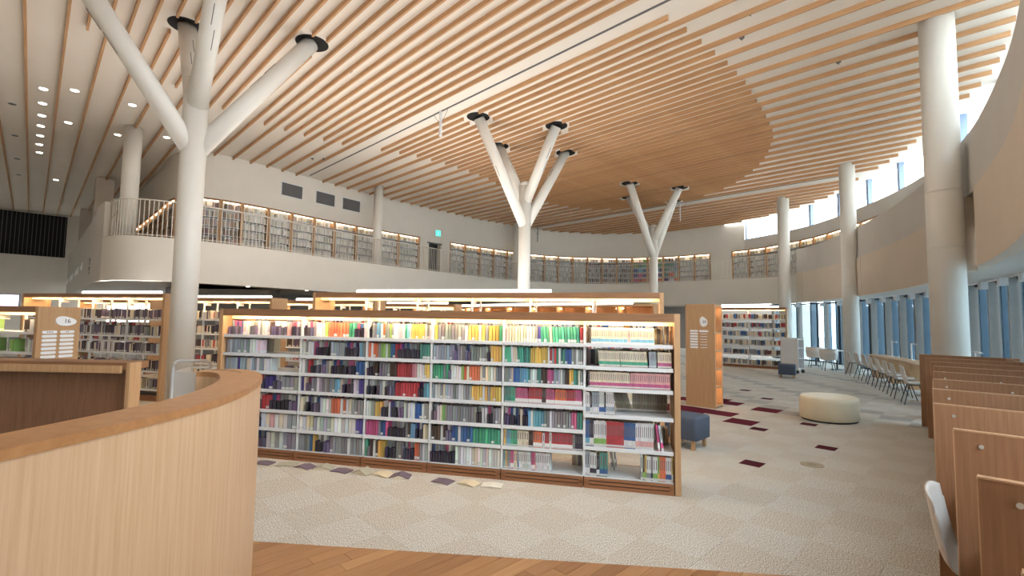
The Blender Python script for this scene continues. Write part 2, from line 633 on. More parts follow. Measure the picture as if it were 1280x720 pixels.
for k in range(-40, 66):
    half = k % 2 != 0
    w = WL + k * 0.2975
    if w < -2.3 or w > 28.3:
        continue
    if 7.45 < w < 8.15 or 21.75 < w < 22.35:      # clear strips that hold the hanger tracks
        continue
    if half:
        if w < .2 or w > 21.5:
            continue
        iv = [(interp(DLO, w), interp(DHI, w))]
    else:
        iv = [(interp(SMIN, w), interp(SMAX, w))]
        if w < 3.36:
            iv = [(interp(SMIN, w), 38.8)]
    for hw, hs in HOLES:
        if abs(hw - w) < HR + .1:
            hl = math.sqrt(max(0, (HR + .1) ** 2 - (hw - w) ** 2))
            if hl > 0:
                nv = []
                for p, q in iv:
                    if p < hs - hl < q:
                        nv.append((p, hs - hl))
                        if hs + hl < q:
                            nv.append((hs + hl, q))
                    else:
                        nv.append((p, q))
                iv = nv
    b = MB()
    for p, q in iv:
        if q - p < .1:
            continue
        # joints every three metres
        z0 = p
        while z0 < q - .05:
            z1 = min(q, (math.floor((z0 + (k * 1.37) % 3.0) / 3.6) + 1) * 3.6 - (k * 1.37) % 3.0)
            if z1 - z0 < .03:
                z1 = min(q, z1 + 3.6)
            b.box(-ST / 2, -.05, z0 + .003, ST / 2, .05, z1)
            z0 = z1
    if b.v:
        # local z runs along the slat so the grain follows it
        MM = GRID @ Matrix.Translation((w, 0, HC + .05)) @ Matrix.Rotation(-PI / 2, 4, 'X')
        b.build('slat', M['slat'], ceiling, M4=MM)
for hw, hs in HOLES:
    x, y = xy(hw, hs)
    b = MB()
    n = 28
    ring = []
    b.tube((x, y, ZS - .008), (x, y, ZS - .002), HR, n=n)  # flat black disc stands in for the shade inside the hole
    b.build('opening_shade_disc', M['black'], ceiling)
# hanger tracks with suspended rods
for w, s0, s1 in ((7.82, -.4, 19.7), (22.05, 3.6, 20)):
    b = MB()
    b.box(w - .02, s0, ZS - .02, w + .02, s1, ZS)
    b.build('track', M['vent'], ceiling, M4=GRID)
hr = thing('hanging_rod', xy(7.82, 10.75) + (0,), 0, 'white hanging rod with wire stays under the ceiling left of the middle tree column', 'rod')
for i, (w, s) in enumerate(((7.82, 10.75), (22.05, 10.56), (22.2, 20.0))):
    if i:
        hr = thing('hanging_rod', xy(w, s) + (0,), 0, ('thin white hanging rod right of the far tree column', 'thin grey hanging rod on the gallery wall beside the middle tree')[i - 1], 'rod')
    h = (.72, .9, .9)[i]
    b = MB()
    b.tube((0, 0, ZS - h), (0, 0, ZS), .045 if i == 0 else .025, n=8)
    b.build('rod', M['white'] if i < 2 else M['vent'], hr)
    b = MB()
    for sg in (-1, 1):
        b.tube((0, 0, ZS - h * .55), (sg * -.25, sg * .25, ZS), .006, n=5)
    b.build('stay_wire', M['vent'], hr)
# downlights
dl0 = None
dn = ['nearest', 'second', 'third', 'fourth', 'fifth', 'sixth', 'seventh', 'eighth']
rowk = 0
for w, s, on in ((-.1, 17.27, 1), (.48, 16.78, 1), (-.1, 18.5, 1), (-.1, 19.67, 1), (-.11, 20.8, 1), (-.11, 21.97, 1), (-.12, 23.16, 1), (-.11, 24.34, 1), (1.67, 16.75, 1),
                 (.48, 19.8, 1), (1.67, 19.93, 1), (2.83, 19.0, 1), (.45, 28.83, 1), (2.88, 16.86, 1), (-.7, 19.2, 0), (-.7, 22.6, 0), (-.7, 26, 0), (-.7, 29, 0)):
    x, y = xy(w, s)
    if on and abs(w + .1) < .05:
        lb = '%s glowing downlight in the straight row on the left ceiling' % dn[min(rowk, 7)]
        rowk += 1
    elif on:
        lb = 'glowing downlight beside the row on the left ceiling, %s' % {16.78: 'upper left', 16.75: 'right of the near arm', 19.8: 'second in its strip', 19.93: 'left of the gallery column', 19.0: 'next to the wall', 28.83: 'far back', 16.86: 'behind the near arm'}[s]
    else:
        lb = 'small unlit grey downlight at the far left of the ceiling'
    t = thing('downlight', (x, y, ZS), 0, lb, 'light', 'lit downlights in the left ceiling' if on else 'unlit downlights in the left ceiling')
    b = MB()
    b.tube((0, 0, -.012), (0, 0, 0), .10, n=16)
    b.build('rim', M['white'], t)
    b = MB()
    b.tube((0, 0, -.016), (0, 0, -.012), .085, n=16)
    b.build('lens', M['down'] if on else M['vent'], t)
# sprinkler heads
for w, s in ((9.2, 3.0), (9.9, 3.4), (12.3, 2.2), (5.0, 10.5), (7.0, 17.5), (7.3, 17.2)):
    x, y = xy(w, s)
    b = MB()
    b.tube((x, y, ZS - .03), (x, y, ZS), .05, n=12)
    b.tube((x, y, ZS - .07), (x, y, ZS - .03), .015, n=8)
    tag(b.build('sprinkler', M['vent']), 'small grey sprinkler head between the ceiling slats', 'sprinkler', 'sprinkler heads between the slats')

# ------------------------------------------------------------------ walls of the upper gallery
ZSH = 5.87        # top of the wall bookcases
aC = WALL.arc_near(28.7, 11.2)           # where the clerestory starts
aCl = WALL.arc_near(28.45, 9.9)
aEnd = WALL.arc_near(6, -.8)
b = MB()
b.ribbon(WALL.seg(0, aCl), WALL.seg(0, aCl, .4), ZSH, ZS)
tag(b.build('wall_far', M['plaster']), kind='structure')
b = MB()
b.ribbon(WALL.seg(.5, aEnd, .36), WALL.seg(.5, aEnd, .48), ZF - .2, ZSH)
tag(b.build('wall_backing', M['plaster']), kind='structure')
b = MB()
b.ribbon(WALL.seg(aCl, aEnd), WALL.seg(aCl, aEnd, .4), ZSH, 6.45)
tag(b.build('wall_right', M['plaster_grey']), kind='structure')
# gallery slab and fascia
aCorner = EDGE.arc_near(1.4, 18.8)
aRt = EDGE.arc_near(24.75, 6.3)
aEndE = EDGE.arc_near(5, -.35)
b = MB()
s_in, s_out = EDGE.seg(0, EDGE.L - .5), []
n = len(s_in) - 1
for i in range(n + 1):
    a = (EDGE.L - .5) * i / n
    off = 2.6 if a < aCorner else (4.0 if a < EDGE.arc_near(25.5, 9.2) else 1.35)
    q = EDGE.at(a) + EDGE.out(a) * off
    s_out.append(q)
b.ribbon([p + (q - p).normalized() * .1 for p, q in zip(s_in, s_out)], s_out, ZF - .25, ZF)
tag(b.build('trim_2', M['plaster_grey']), kind='structure')
b = MB()
b.ribbon(EDGE.seg(aCorner, aRt, 0, .09), EDGE.seg(aCorner, aRt, .14, .09), ZB, ZT)
tag(b.build('wall_fascia', M['plaster']), kind='structure')
# wing on the left: solid parapet
b = MB()
b.ribbon(EDGE.seg(0.6, aCorner), EDGE.seg(0.6, aCorner, .14), ZB, 5.05)
tag(b.build('wall_left', M['plaster_grey']), kind='structure')
# right: lower band in panels, grey parapet above
right_wall = thing('wall_right_fascia', kind='structure')
b = MB()
b.ribbon(EDGE.seg(aRt, aEndE), EDGE.seg(aRt, aEndE, .12), 4.05, 5.13)
b.build('parapet', M['plaster_grey'], right_wall)
cuts = [aRt, EDGE.arc_near(19.75, 2.95), EDGE.arc_near(11.1, .1), aEndE]
cuts = [aRt] + [EDGE.arc_near(w, s) for w, s in ((24.4, 5.9), (20.1, 3.1), (12.0, .25), (11.15, .1))] + [aEndE]
for i in range(len(cuts) - 1):
    b = MB()
    pr = -.05
    c0, c1 = cuts[i] + .012, cuts[i + 1] - .012
    if i == 3:      # short return piece behind the thick column, turned a little toward the room
        q0, q1 = EDGE.at(c0) + EDGE.out(c0) * .10, EDGE.at(c1) + EDGE.out(c1) * -.05
        q2, q3 = EDGE.at(c0) + EDGE.out(c0) * .13, EDGE.at(c1) + EDGE.out(c1) * .12
        b.ribbon([q0, q1], [q2, q3], 2.70, 4.05)
    else:
        b.ribbon(EDGE.seg(c0, c1, pr), EDGE.seg(c0, c1, .12), 2.70, 4.05)
    b.build('fascia_panel', M['plaster_beige'], right_wall)
# soffits below the gallery
b = MB()
so = []
si = EDGE.seg(0, EDGE.L - .5, .14)
n = len(si) - 1
for i in range(n + 1):
    a = (EDGE.L - .5) * i / n
    off = 6 if a < aCorner else (5.5 if a < EDGE.arc_near(25.45, 12.2) else 1.15)
    so.append(EDGE.at(a) + EDGE.out(a) * off)
b.ribbon(si, so, 2.72, 2.80)
tag(b.build('ceiling_gallery', M['plaster_grey']), kind='structure')
# back wall of the ground floor under the gallery
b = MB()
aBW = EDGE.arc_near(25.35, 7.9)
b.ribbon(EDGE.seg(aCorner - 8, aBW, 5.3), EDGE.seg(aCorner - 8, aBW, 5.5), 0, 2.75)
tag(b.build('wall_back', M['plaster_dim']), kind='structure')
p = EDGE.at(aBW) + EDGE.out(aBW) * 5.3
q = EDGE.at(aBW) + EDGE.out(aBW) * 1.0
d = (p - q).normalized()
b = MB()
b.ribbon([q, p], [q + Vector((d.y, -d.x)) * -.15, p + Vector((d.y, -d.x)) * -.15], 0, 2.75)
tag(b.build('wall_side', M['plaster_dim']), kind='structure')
# far left end wall with the black slatted panel
b = MB()
b.box(-8, 39.0, 0, 3.37, 39.2, ZS)
tag(b.build('wall_end', M['plaster'], M4=GRID), kind='structure')
t = thing('acoustic_panel', xy(0, 38.95) + (0,), PI / 4, 'large black slatted panel high on the far left end wall', 'panel')
b = MB()
b.box(-3.0, -.04, 4.95, 1.25, .03, 7.38)
b.build('backing', M['black'], t)
bb = MB()
bb.box(-.014, -.06, 4.96, .014, -.04, 7.37)
me = bb.mesh('rib', [M['vent']])
for i in range(25):
    put('rib', me, t, Matrix.Translation((-2.95 + i * .172, 0, 0)))

# wall behind the viewer
b = MB()
b.box(-3.4, -1.6, 0, -3.2, 40, ZS)
tag(b.build('wall_rear', M['plaster'], M4=GRID), kind='structure')
b = MB()
b.box(-3.2, -1.6, 0, 1.6, -1.4, ZS)
tag(b.build('wall_near', M['plaster'], M4=GRID), kind='structure')

# ------------------------------------------------------------------ windows: ground floor right and clerestory
aW0 = EDGE.arc_near(25.35, 7.9)
per = 1.13
nW = int((EDGE.arc_near(2.2, -.25) - aW0) / per)
wm = {}


def strip_frame(p, t, o):
    """local x along the wall, y outward"""
    return Matrix(((t.x, o.x, 0, p.x), (t.y, o.y, 0, p.y), (0, 0, 1, 0), (0, 0, 0, 1)))


b = MB(); b.box(-.04, -.17, 0.02, .04, .02, 2.66); wm['fin'] = b.mesh('fin', [M['grey']])
b = MB(); b.box(-.02, -.04, 0.02, .02, .04, 2.66); wm['mull'] = b.mesh('mullion', [M['dark']])
b = MB(); b.box(-.03, .12, -.05, .03, .50, 2.9); wm['louv'] = b.mesh('louver', [M['louver']])
b = MB(); b.box(-.09, -.30, 2.50, .09, -.175, 2.66); wm['cap'] = b.mesh('blind_box', [M['white']])
b = MB(); b.box(.05, -.006, 0.05, per - .05, .006, 2.64); wm['pane'] = b.mesh('pane', [M['pane_blue']])
b = MB(); b.box(.0, -.05, 0.0, per, .05, .05); b.box(0, -.05, 2.62, per, .05, 2.68); wm['frame'] = b.mesh('window_frame', [M['dark']])
OFFW = 1.0
for i in range(nW):
    a = aW0 + i * per
    p = EDGE.at(a) + EDGE.out(a) * OFFW
    p2 = EDGE.at(a + per) + EDGE.out(a + per) * OFFW
    tt = (p2 - p).normalized()
    oo = Vector((-tt.y, tt.x))
    Lw = (p2 - p).length
    t = thing('window_%d' % (i + 1), kind='structure')
    F = strip_frame(p, tt, oo)
    SX = Matrix.Scale(Lw / per, 4, (1, 0, 0))
    put('fin', wm['fin'], t, F)
    put('pane', wm['pane'], t, F @ SX)
    put('window_frame', wm['frame'], t, F @ SX)
    put('blind_box', wm['cap'], t, F)
    put('mullion', wm['mull'], t, F @ Matrix.Translation((Lw * .62, 0, 0)))
    put('louver', wm['louv'], t, F @ Matrix.Translation((Lw * .28, 0, 0)))
    put('louver', wm['louv'], t, F @ Matrix.Translation((Lw * .78, 0, 0)))
# clerestory
a = aCl
per2 = 2.1
k = nW + 1
while a < aEnd - per2:
    p = WALL.at(a) + WALL.out(a) * .2
    p2 = WALL.at(a + per2) + WALL.out(a + per2) * .2
    tt = (p2 - p).normalized()
    oo = Vector((-tt.y, tt.x))
    t = thing('window_%d' % k, kind='structure')
    F = strip_frame(p, tt, oo)
    Lw = (p2 - p).length
    b = MB(); b.box(0, -.006, 6.45, Lw, .006, 7.5); b.build('pane', M['pane'], t, M4=F)
    b = MB(); b.box(-.08, -.08, 6.45, .08, .08, 7.5); b.build('mullion', M['mull_blue'], t, M4=F)
    b = MB(); b.box(.1, -.05, 6.45, Lw - .1, .05, 6.50); b.build('window_frame', M['mull_blue'], t, M4=F)
    a += per2
    k += 1

# ------------------------------------------------------------------ columns
def column(label, w, s, r, z0, z1, bands=()):
    x, y = xy(w, s)
    t = thing('round_column', (x, y, z0), 0, label, 'column')
    b = MB()
    b.tube((0, 0, 0), (0, 0, z1 - z0), r, n=40)
    b.build('shaft', M['column'], t, True)
    for z in bands:
        b = MB()
        b.tube((0, 0, z - z0 - .012), (0, 0, z - z0 + .012), r + .006, n=40)
        b.build('joint_band', M['column'], t, True)
    return t


column('thick white round column at the right, behind the study carrels', 11.75, .55, .265, 0, HC + .08, (3.1, 4.15))
column('white round column at the far end of the window chairs', 20.55, 3.53, .245, 0, HC + .08, (3.1, 3.7))
column('white round column beside the far white bookcase', 24.15, 6.62, .245, 0, HC + .08, (3.2,))
column('slim white column on the gallery left of the exit door', 10.55, 18.95, .2, ZF, HC + .08)
column('white gallery column half hidden behind the middle tree column', 20.4, 20.0, .27, ZF, HC + .08)
column('white column on the left gallery behind the near tree column', 1.95, 18.75, .23, ZF, HC + .08)
for w, s, lb in ((1.95, 27.0, 'boxed beige pillar on the left gallery, nearer of two'), (1.95, 35.8, 'boxed beige pillar on the left gallery, farther of two')):
    b = MB()
    b.box(-.3, -.3, 0, .3, .3, HC + .08 - ZF)
    x, y = xy(w, s)
    tag(b.build('square_pillar', M['plaster_beige'], M4=Matrix.Translation((x, y, ZF)) @ Matrix.Rotation(PI / 4, 4, 'Z')), lb, 'pillar')


def tree(label, w, s, r):
    """one trunk with four leaning arms that run up through round holes in the ceiling"""
    x, y = xy(w, s)
    t = thing('tree_column', (x, y, 0), PI / 4, label, 'column')
    b = MB()
    b.tube((0, 0, 0), (0, 0, 5.9), r, n=36)
    # rounded head of the trunk
    for i in range(5):
        a0, a1 = PI / 2 * i / 5, PI / 2 * (i + 1) / 5
        b.tube((0, 0, 5.9 + math.sin(a0) * r * .8), (0, 0, 5.9 + math.sin(a1) * r * .8), r * math.cos(a0), max(.002, r * math.cos(a1)), n=36)
    b.build('trunk', M['column'], t, True)
    for dw, ds, zb in ((1.93, 0, 4.62), (-1.93, 0, 4.62), (0, 1.19, 5.35), (0, -1.19, 5.35)):
        k = (ZS - HC + .0)
        p1 = Vector((dw, ds, HC))
        p0 = Vector((dw * .02, ds * .02, zb))
        d = (p1 - p0).normalized()
        b = MB()
        b.tube(p0, p1 + d * .09, r * .82, n=28)
        br = b.build('branch', M['column'], t, True)
        # access slots let into the arm
        m_ = MB()
        u = d.cross(Vector((0, 0, 1))).normalized()
        c = p0.lerp(p1, .62)
        for sg in (-1, 1):
            q = c + d * (.2 * sg) + u * (.03 * sg)
            n_ = u.cross(d).normalized()
            if n_.y + n_.x > 0:
                n_ = -n_
            q = q + n_ * (r * .82)
            m_.tube(q - d * .17, q + d * .17, .006, n=5)
        m_.build('slot_line', M['vent'], br)
    return t


tree('nearest white tree shaped column, left, behind the book trolley', *TREES['left'], .20)
tree('white tree shaped column in the middle behind the tall bookcase', *TREES['middle'], .19)
tree('farthest white tree shaped column right of centre', *TREES['right'], .19)

# ------------------------------------------------------------------ gallery railing
rl = thing('gallery_railing', xy(12.3, 18.65) + (ZT,), 0, 'long white balustrade on the curved gallery edge', 'railing')
RM = rl.matrix_world.inverted()
a0, a1 = EDGE.arc_near(1.4, 18.3), aRt
pts_t = [Vector((q.x, q.y, 5.05)) for q in EDGE.seg(a0, a1, .07)]
b = MB(); b.path([RM @ q for q in pts_t], .022, 6); b.build('top_rail', M['rail'], rl)
b = MB(); b.path([RM @ Vector((q.x, q.y, ZT + .06)) for q in pts_t], .014, 5); b.build('bottom_rail', M['rail'], rl)
bb = MB(); bb.tube((0, 0, .0), (0, 0, 1.09), .0125, n=5)
me = bb.mesh('baluster', [M['rail']])
nb = min(296, int((a1 - a0) / .118))
for i in range(nb + 1):
    a = a0 + (a1 - a0) * i / nb
    q = EDGE.at(a) + EDGE.out(a) * .07
    put('baluster', me, rl, RM @ Matrix.Translation((q.x, q.y, ZT)))

# ------------------------------------------------------------------ books
PAL = {'a': (238, 222, 192), 'w': (232, 234, 236), 'g': (150, 152, 158), 'l': (164, 178, 192), 'd': (64, 56, 76), 'p': (112, 98, 130), 'o': (240, 112, 52),
       'y': (236, 188, 44), 'k': (140, 196, 78), 't': (70, 146, 132), 'b': (52, 104, 172), 'r': (206, 48, 62), 'm': (216, 84, 146), 'v': (86, 74, 164),
       's': (104, 182, 216), 'n': (84, 64, 56), 'e': (52, 182, 140), 'i': (240, 170, 170)}
NAMES = {'a': 'cream', 'w': 'white', 'g': 'grey', 'l': 'pale blue', 'd': 'dark charcoal', 'p': 'purple grey', 'o': 'orange', 'y': 'yellow', 'k': 'lime green', 't': 'teal',
         'b': 'blue', 'r': 'red', 'm': 'pink', 'v': 'violet', 's': 'sky blue', 'n': 'dark brown', 'e': 'emerald green', 'i': 'salmon'}


def jit(c, v=.1):
    k = .82 * (1 + (rnd.random() - .5) * 2.4 * v)
    L_ = lin(c)
    gy = .3 * L_[0] + .6 * L_[1] + .1 * L_[2]
    return tuple(min(1, (gy + (x - gy) * .8) * k * (1 + (rnd.random() - .5) * v)) for x in L_[:3]) + (1,)


def unit_book():
    """unit book: x thickness, y depth from the spine back, z height"""
    b = MB()
    zs = [(0, .04, 0), (.04, .12, 2), (.12, .32, 1), (.32, 1, 0)]
    for z0, z1, mi in zs:
        b.add([(-.5, 0, z0), (.5, 0, z0), (.5, 0, z1), (-.5, 0, z1)], [(0, 1, 2, 3)], mi)
        b.add([(-.5, 0, z0), (-.5, 1, z0), (-.5, 1, z1), (-.5, 0, z1)], [(3, 2, 1, 0)], 1 if mi == 1 else 0)
        b.add([(.5, 0, z0), (.5, 1, z0), (.5, 1, z1), (.5, 0, z1)], [(0, 1, 2, 3)], 1 if mi == 1 else 0)
    b.add([(-.42, .0, .985), (.42, .0, .985), (.42, 1, .985), (-.42, 1, .985)], [(0, 1, 2, 3)], 3)
    b.add([(-.5, 0, 0), (.5, 0, 0), (.5, 1, 0), (-.5, 1, 0)], [(3, 2, 1, 0)], 0)
    b.add([(-.5, .99, 0), (.5, .99, 0), (.5, .99, 1), (-.5, .99, 1)], [(3, 2, 1, 0)], 3)
    b.add([(-.18, -.004, .46), (.18, -.004, .46), (.18, -.004, .86), (-.18, -.004, .86)], [(0, 1, 2, 3)], 4)
    return b.mesh('book', [M['cover'], M['band'], M['sticker'], M['pages'], M['title']])


BOOK = unit_book()


def book_obj(M4, x, y, z, th, dp, h, col, band, label, group, lean=0.0):
    o = bpy.data.objects.new('book', BOOK)
    COL.objects.link(o)
    o.matrix_world = M4 @ Matrix.Translation((x, y, z)) @ Matrix.Rotation(lean, 4, 'Y') @ Matrix.Diagonal((th, dp, h, 1))
    o.color = col
    o['band'] = [band[0], band[1], band[2]]
    return tag(o, label, 'book', group)


def stuff_book(mbk, x, y, z, th, dp, h, col, band=None, lean=0.0, M4=None):
    T = Matrix.Translation((x, y, z))
    if lean:
        T = T @ Matrix.Rotation(lean, 4, 'Y')
    if M4 is not None:
        T = M4 @ T
    k = .0
    if band is not None:
        k = .22 * h
        mbk.box(-th / 2, 0, h * .06, th / 2, dp, k, 0, band, T)
        mbk.box(-th / 2, 0, 0, th / 2, dp, h * .06, 0, col, T)
    mbk.box(-th / 2, 0, k, th / 2, dp, h, 0, col, T)


# ------------------------------------------------------------------ freestanding bookcases
def uplight(parent, x, y, z, ln, w=130.0, rz=0.0):
    """the light of a tube on top of a case, thrown up to the ceiling"""
    la = bpy.data.lights.new('tube_light', 'AREA')
    la.shape = 'RECTANGLE'
    la.size, la.size_y = ln, .05
    la.energy = w * UP * .29
    la.color = (1.0, .96, .90)
    o = bpy.data.objects.new('tube_light', la)
    COL.objects.link(o)
    o.parent = parent
    o.matrix_local = Matrix.Translation((x, y, z)) @ Matrix.Rotation(rz, 4, 'Z') @ Matrix.Rotation(PI, 4, 'X')
    return o


def bookcase(name, label, cat, right_front, ang, ups, H, D, rows_by_bay, led=True, tube=None, panel_t=.055, top_h=.07, led_mat='led', side_mat='oak_panel', back=None):
    """origin at the right front foot, local x runs to the LEFT along the front, y into the case. ups: upright positions incl. both inner ends."""
    L = ups[-1] + panel_t
    t = thing(name, (right_front[0], right_front[1], 0), ang, label, cat)
    # local: X axis to the left => use mirrored coordinate x = -distance
    for x0 in (0, ups[-1]):
        b = MB(); b.box(-(x0 + panel_t), 0, 0, -x0, D, H); b.build('end_panel', M[side_mat], t)
    b = MB(); b.box(-L + panel_t, 0.0, H - top_h, -panel_t, D, H); b.box(-L + panel_t, 0.0, H - top_h - .016, -panel_t, .010, H - top_h); b.box(-L + panel_t, D - .010, H - top_h - .016, -panel_t, D, H - top_h); b.build('top_board', M['oak_h'], t)
    b = MB(); b.box(-L + panel_t, .14, H - top_h - .055, -panel_t, .16, H - top_h); b.box(-L + panel_t, D - .16, H - top_h - .055, -panel_t, D - .14, H - top_h); b.build('valance', M['cream'], t)
    for i in range(len(ups) - 1):
        x0, x1 = ups[i], ups[i + 1]
        if i > 0:
            b = MB(); b.box(-x0 - .012, .05, .1, -x0 + .012, .09, H - top_h); b.box(-x0 - .012, D - .09, .1, -x0 + .012, D - .05, H - top_h)
            b.build('upright', M['white'], t)
            b = MB(); b.box(-x0 - .01, .07, H - top_h - .12, -x0 + .01, D * .5, H - top_h - .03); b.build('bracket', M['white'], t)
        b = MB()
        b.box(-x1 + .004, .014, 0, -x0 - .004, D - .014, .104, 1)
        for y0, y1 in ((0, .014), (D - .014, D)):
            for z0, z1 in ((0, .034), (.044, .070), (.080, .105)):
                b.box(-x1 + .004, y0, z0, -x0 - .004, y1, z1)
            b.box(-x1 + .004, y0, .034, -x1 + .05, y1, .08)
            b.box(-x0 - .05, y0, .034, -x0 - .004, y1, .08)
        b.build('plinth', [M['plinth'], M['dark']], t)
        for z in rows_by_bay[i]:
            b = MB()
            b.box(-x1 + .006, .03, z - .022, -x0 - .006, D - .03, z)
            b.box(-x1 + .006, .022, z - .03, -x0 - .006, .03, z + .008)
            b.build('shelf', M['white'], t)
        if back:
            b = MB(); b.box(-x1, D - .02, .1, -x0, D, H - top_h); b.build('back_panel', M[back], t)
        if led:
            b = MB()
            b.box(-x1 + .05, .012, H - top_h - .012, -x0 - .05, .03, H - top_h - .001)
            b.box(-x1 + .05, D - .03, H - top_h - .012, -x0 - .05, D - .012, H - top_h - .001)
            b.build('light_strip', M[led_mat], t)
    if tube:
        b = MB()
        b.tube((-tube[1], D * .4, H + .03), (-tube[0], D * .4, H + .03), .028, n=8)
        b.build('light_tube', M['tube'], t)
        uplight(t, -(tube[0] + tube[1]) / 2, D * .4, H + .07, tube[1] - tube[0], tube[2] if len(tube) > 2 else 130.0)
        b = MB()
        for x in (tube[0] + .1, tube[1] - .1):
            b.tube((-x, D * .4, H), (-x, D * .4, H + .03), .012, n=6)
        b.build('tube_stand', M['white'], t)
    return t


ANG = -math.radians(13.05)
U = [.058, .939, 1.808, 2.636, 3.436, 4.304, 5.388]
Z7 = [1.443, 1.219, 1.010, .797, .559, .345, .108]
Z6 = [1.446, 1.212, .995, .727, .402, .108]
ND = .54
near = bookcase('low_bookcase', 'long low two sided oak bookcase full of colourful paperbacks, nearest to camera', 'bookcase', (1.668, 4.76), ANG, U, 1.765, ND, [Z6] + [Z7] * 5)
NM = near.matrix_world.copy()
# small grey sign holder and bookends at the right end
b = MB(); b.box(-.155, .06, 1.447, -.145, .2, 1.63); b.box(-.2, .06, 1.447, -.1, .2, 1.449)
tag(b.build('bookend', M['vent'], M4=NM), 'grey metal bookend on the lit top shelf at the right end', 'bookend')

# rows of bays 2..6 counted from the right (bay index 1..5 in U); strings read left to right as seen
ROWS = {
    1: ["a11 v1 e13 r1", "e9 t3 y8 t1 r3 t4 b3 g5", "g3 b4 s4 t2 w2 t2 n3 m3 l5 n2 y2 t2 g2", "t3 e2 m6 r6 n2 m4 o5 r4 m3", "p2 d4 w1 d2 s6 g9 m3 t2",
        "y1 s2 e3 a5 n2 o4 w1 r2 w1 r9 g1 d3", "s1 y1 g2 m2 a2 b1 w7 m2 i1 w8 _17"],
    2: ["y1 g8 w1 y9 e1", "l8 p1 g3 p2 g6 d1 y4", "e6 p1 w3 k2 o6 g2 a4 g2", "l8 g7 y11", "p2 w1 k2 g12 d2 w2 d2 g3", "n5 p2 b7 e9", "d9 w16"],
    3: ["d1 g2 s2 w1 o1 g2 k1 w6 e1 s1 w1 y6 g2 w1", "o4 k5 b2 r1 d9 t4", "d2 n2 p2 g3 n3 r6 i3 w1 y3", "d3 p2 g2 d2 p2 r9 d2 s2", "w2 g2 y3 d3 v2 d3 p2 w5 b3 g3",
        "m5 l1 b2 m1 d7 n2 s2 d3 a2", "e1 p1 n3 y3 d4 g3 d4 o2 l3"],
    4: ["d1 p2 g1 w3 k1 o7 e2 d3 w1", "w1 g2 m2 d5 l5 d5 s2", "w1 r2 d2 p3 w2 d8 b3", "v2 p2 g9 s3 d4 w2 v2", "w1 d4 p2 w4 o7 g4", "w2 a2 l5 w7 v2", "g4 b1 y1 d3 p2 g11"],
    5: ["p2 p4 i1 w2 p3 w5 n1 p6 i2 d2 p2", "l9 w3 _13", "l5 v1 l3 a1 n1 l5 w3 _11", "t2 p2 d6 v2 p2 g4", "t2 d4 p4 r2 d5 p2", "d9 w2 i2 l4", "d9 p2 w2 g5"],
}


def parse(s):
    out = []
    for tk in s.split():
        out.append((tk[0], int(tk[1:])))
    return out


near_stuff = MB()
INDIV = {(1, 6), (1, 5), (1, 3)}
ROWN = ['top lit', 'second', 'third', 'fourth', 'fifth', 'sixth', 'bottom']
n_ind = 0
for bay, rows in ROWS.items():
    xl, xr = U[bay + 1] - .02, U[bay] + .02          # distances from the right
    for ri, rs in enumerate(rows):
        tk = parse(rs)
        tot = sum(n for c, n in tk)
        wd_ = (xl - xr) / tot
        z = Z7[ri] + .001
        hmax = (1.645 if ri == 0 else Z7[ri - 1] - .03) - Z7[ri]
        x = -xl
        lean_run = 0
        for c, n in tk:
            if c == '_':
                x += wd_ * n
                continue
            hb = min(.172, hmax - .02) * (1 + (rnd.random() - .5) * .06)
            if ri == 6:
                hb = min(.20, hmax - .02)
            lean = 0
            if c in 'de' and rnd.random() < .25 or (bay, ri, c) in ((1, 3, 'm'), (1, 6, 'w')):
                lean = -.1
            for i in range(n):
                xc = x + wd_ / 2
                x += wd_
                hh = hb * (1 + (rnd.random() - .5) * .04)
                yj = (.075 if ri == 0 else .05) + rnd.random() * .006
                if (bay, ri) in INDIV:
                    lb = '%s paperback on the %s shelf, second bay from right' % (NAMES[c], ROWN[ri])
                    book_obj(NM, xc, yj, z, wd_ * .93, .112, hh, jit(PAL[c]), lin((232, 230, 228)) if c in 'rmo' else jit(PAL[c], .2), lb, '%s paperbacks, %s shelf, second bay' % (NAMES[c], ROWN[ri]), lean * .6)
                    n_ind += 1
                    continue
                if c in 'dp':
                    # short dark slip standing before a pale taller book
                    if rnd.random() < .85:
                        stuff_book(near_stuff, xc, yj - .018 + rnd.random() * .01, z, wd_ * .74, .055, hh * (.56 + rnd.random() * .12), jit(PAL[c], .4), None, lean * .7)
                    c2 = rnd.choice('wlgbwvlgm')
                    stuff_book(near_stuff, xc, yj + .05, z, wd_ * .9, .07, hh, jit(PAL[c2], .12), None, 0)
                else:
                    bd = (jit((236, 236, 234), .04) if rnd.random() < .25 else None)
                    cc = jit(PAL[c], .26)
                    if rnd.random() < .16:
                        cc = jit(PAL[rnd.choice('wgwa')], .12)
                    stuff_book(near_stuff, xc, yj + rnd.random() * .008, z, wd_ * .84, .112, hh * (1 - rnd.random() * .05), cc, bd, lean * .7)
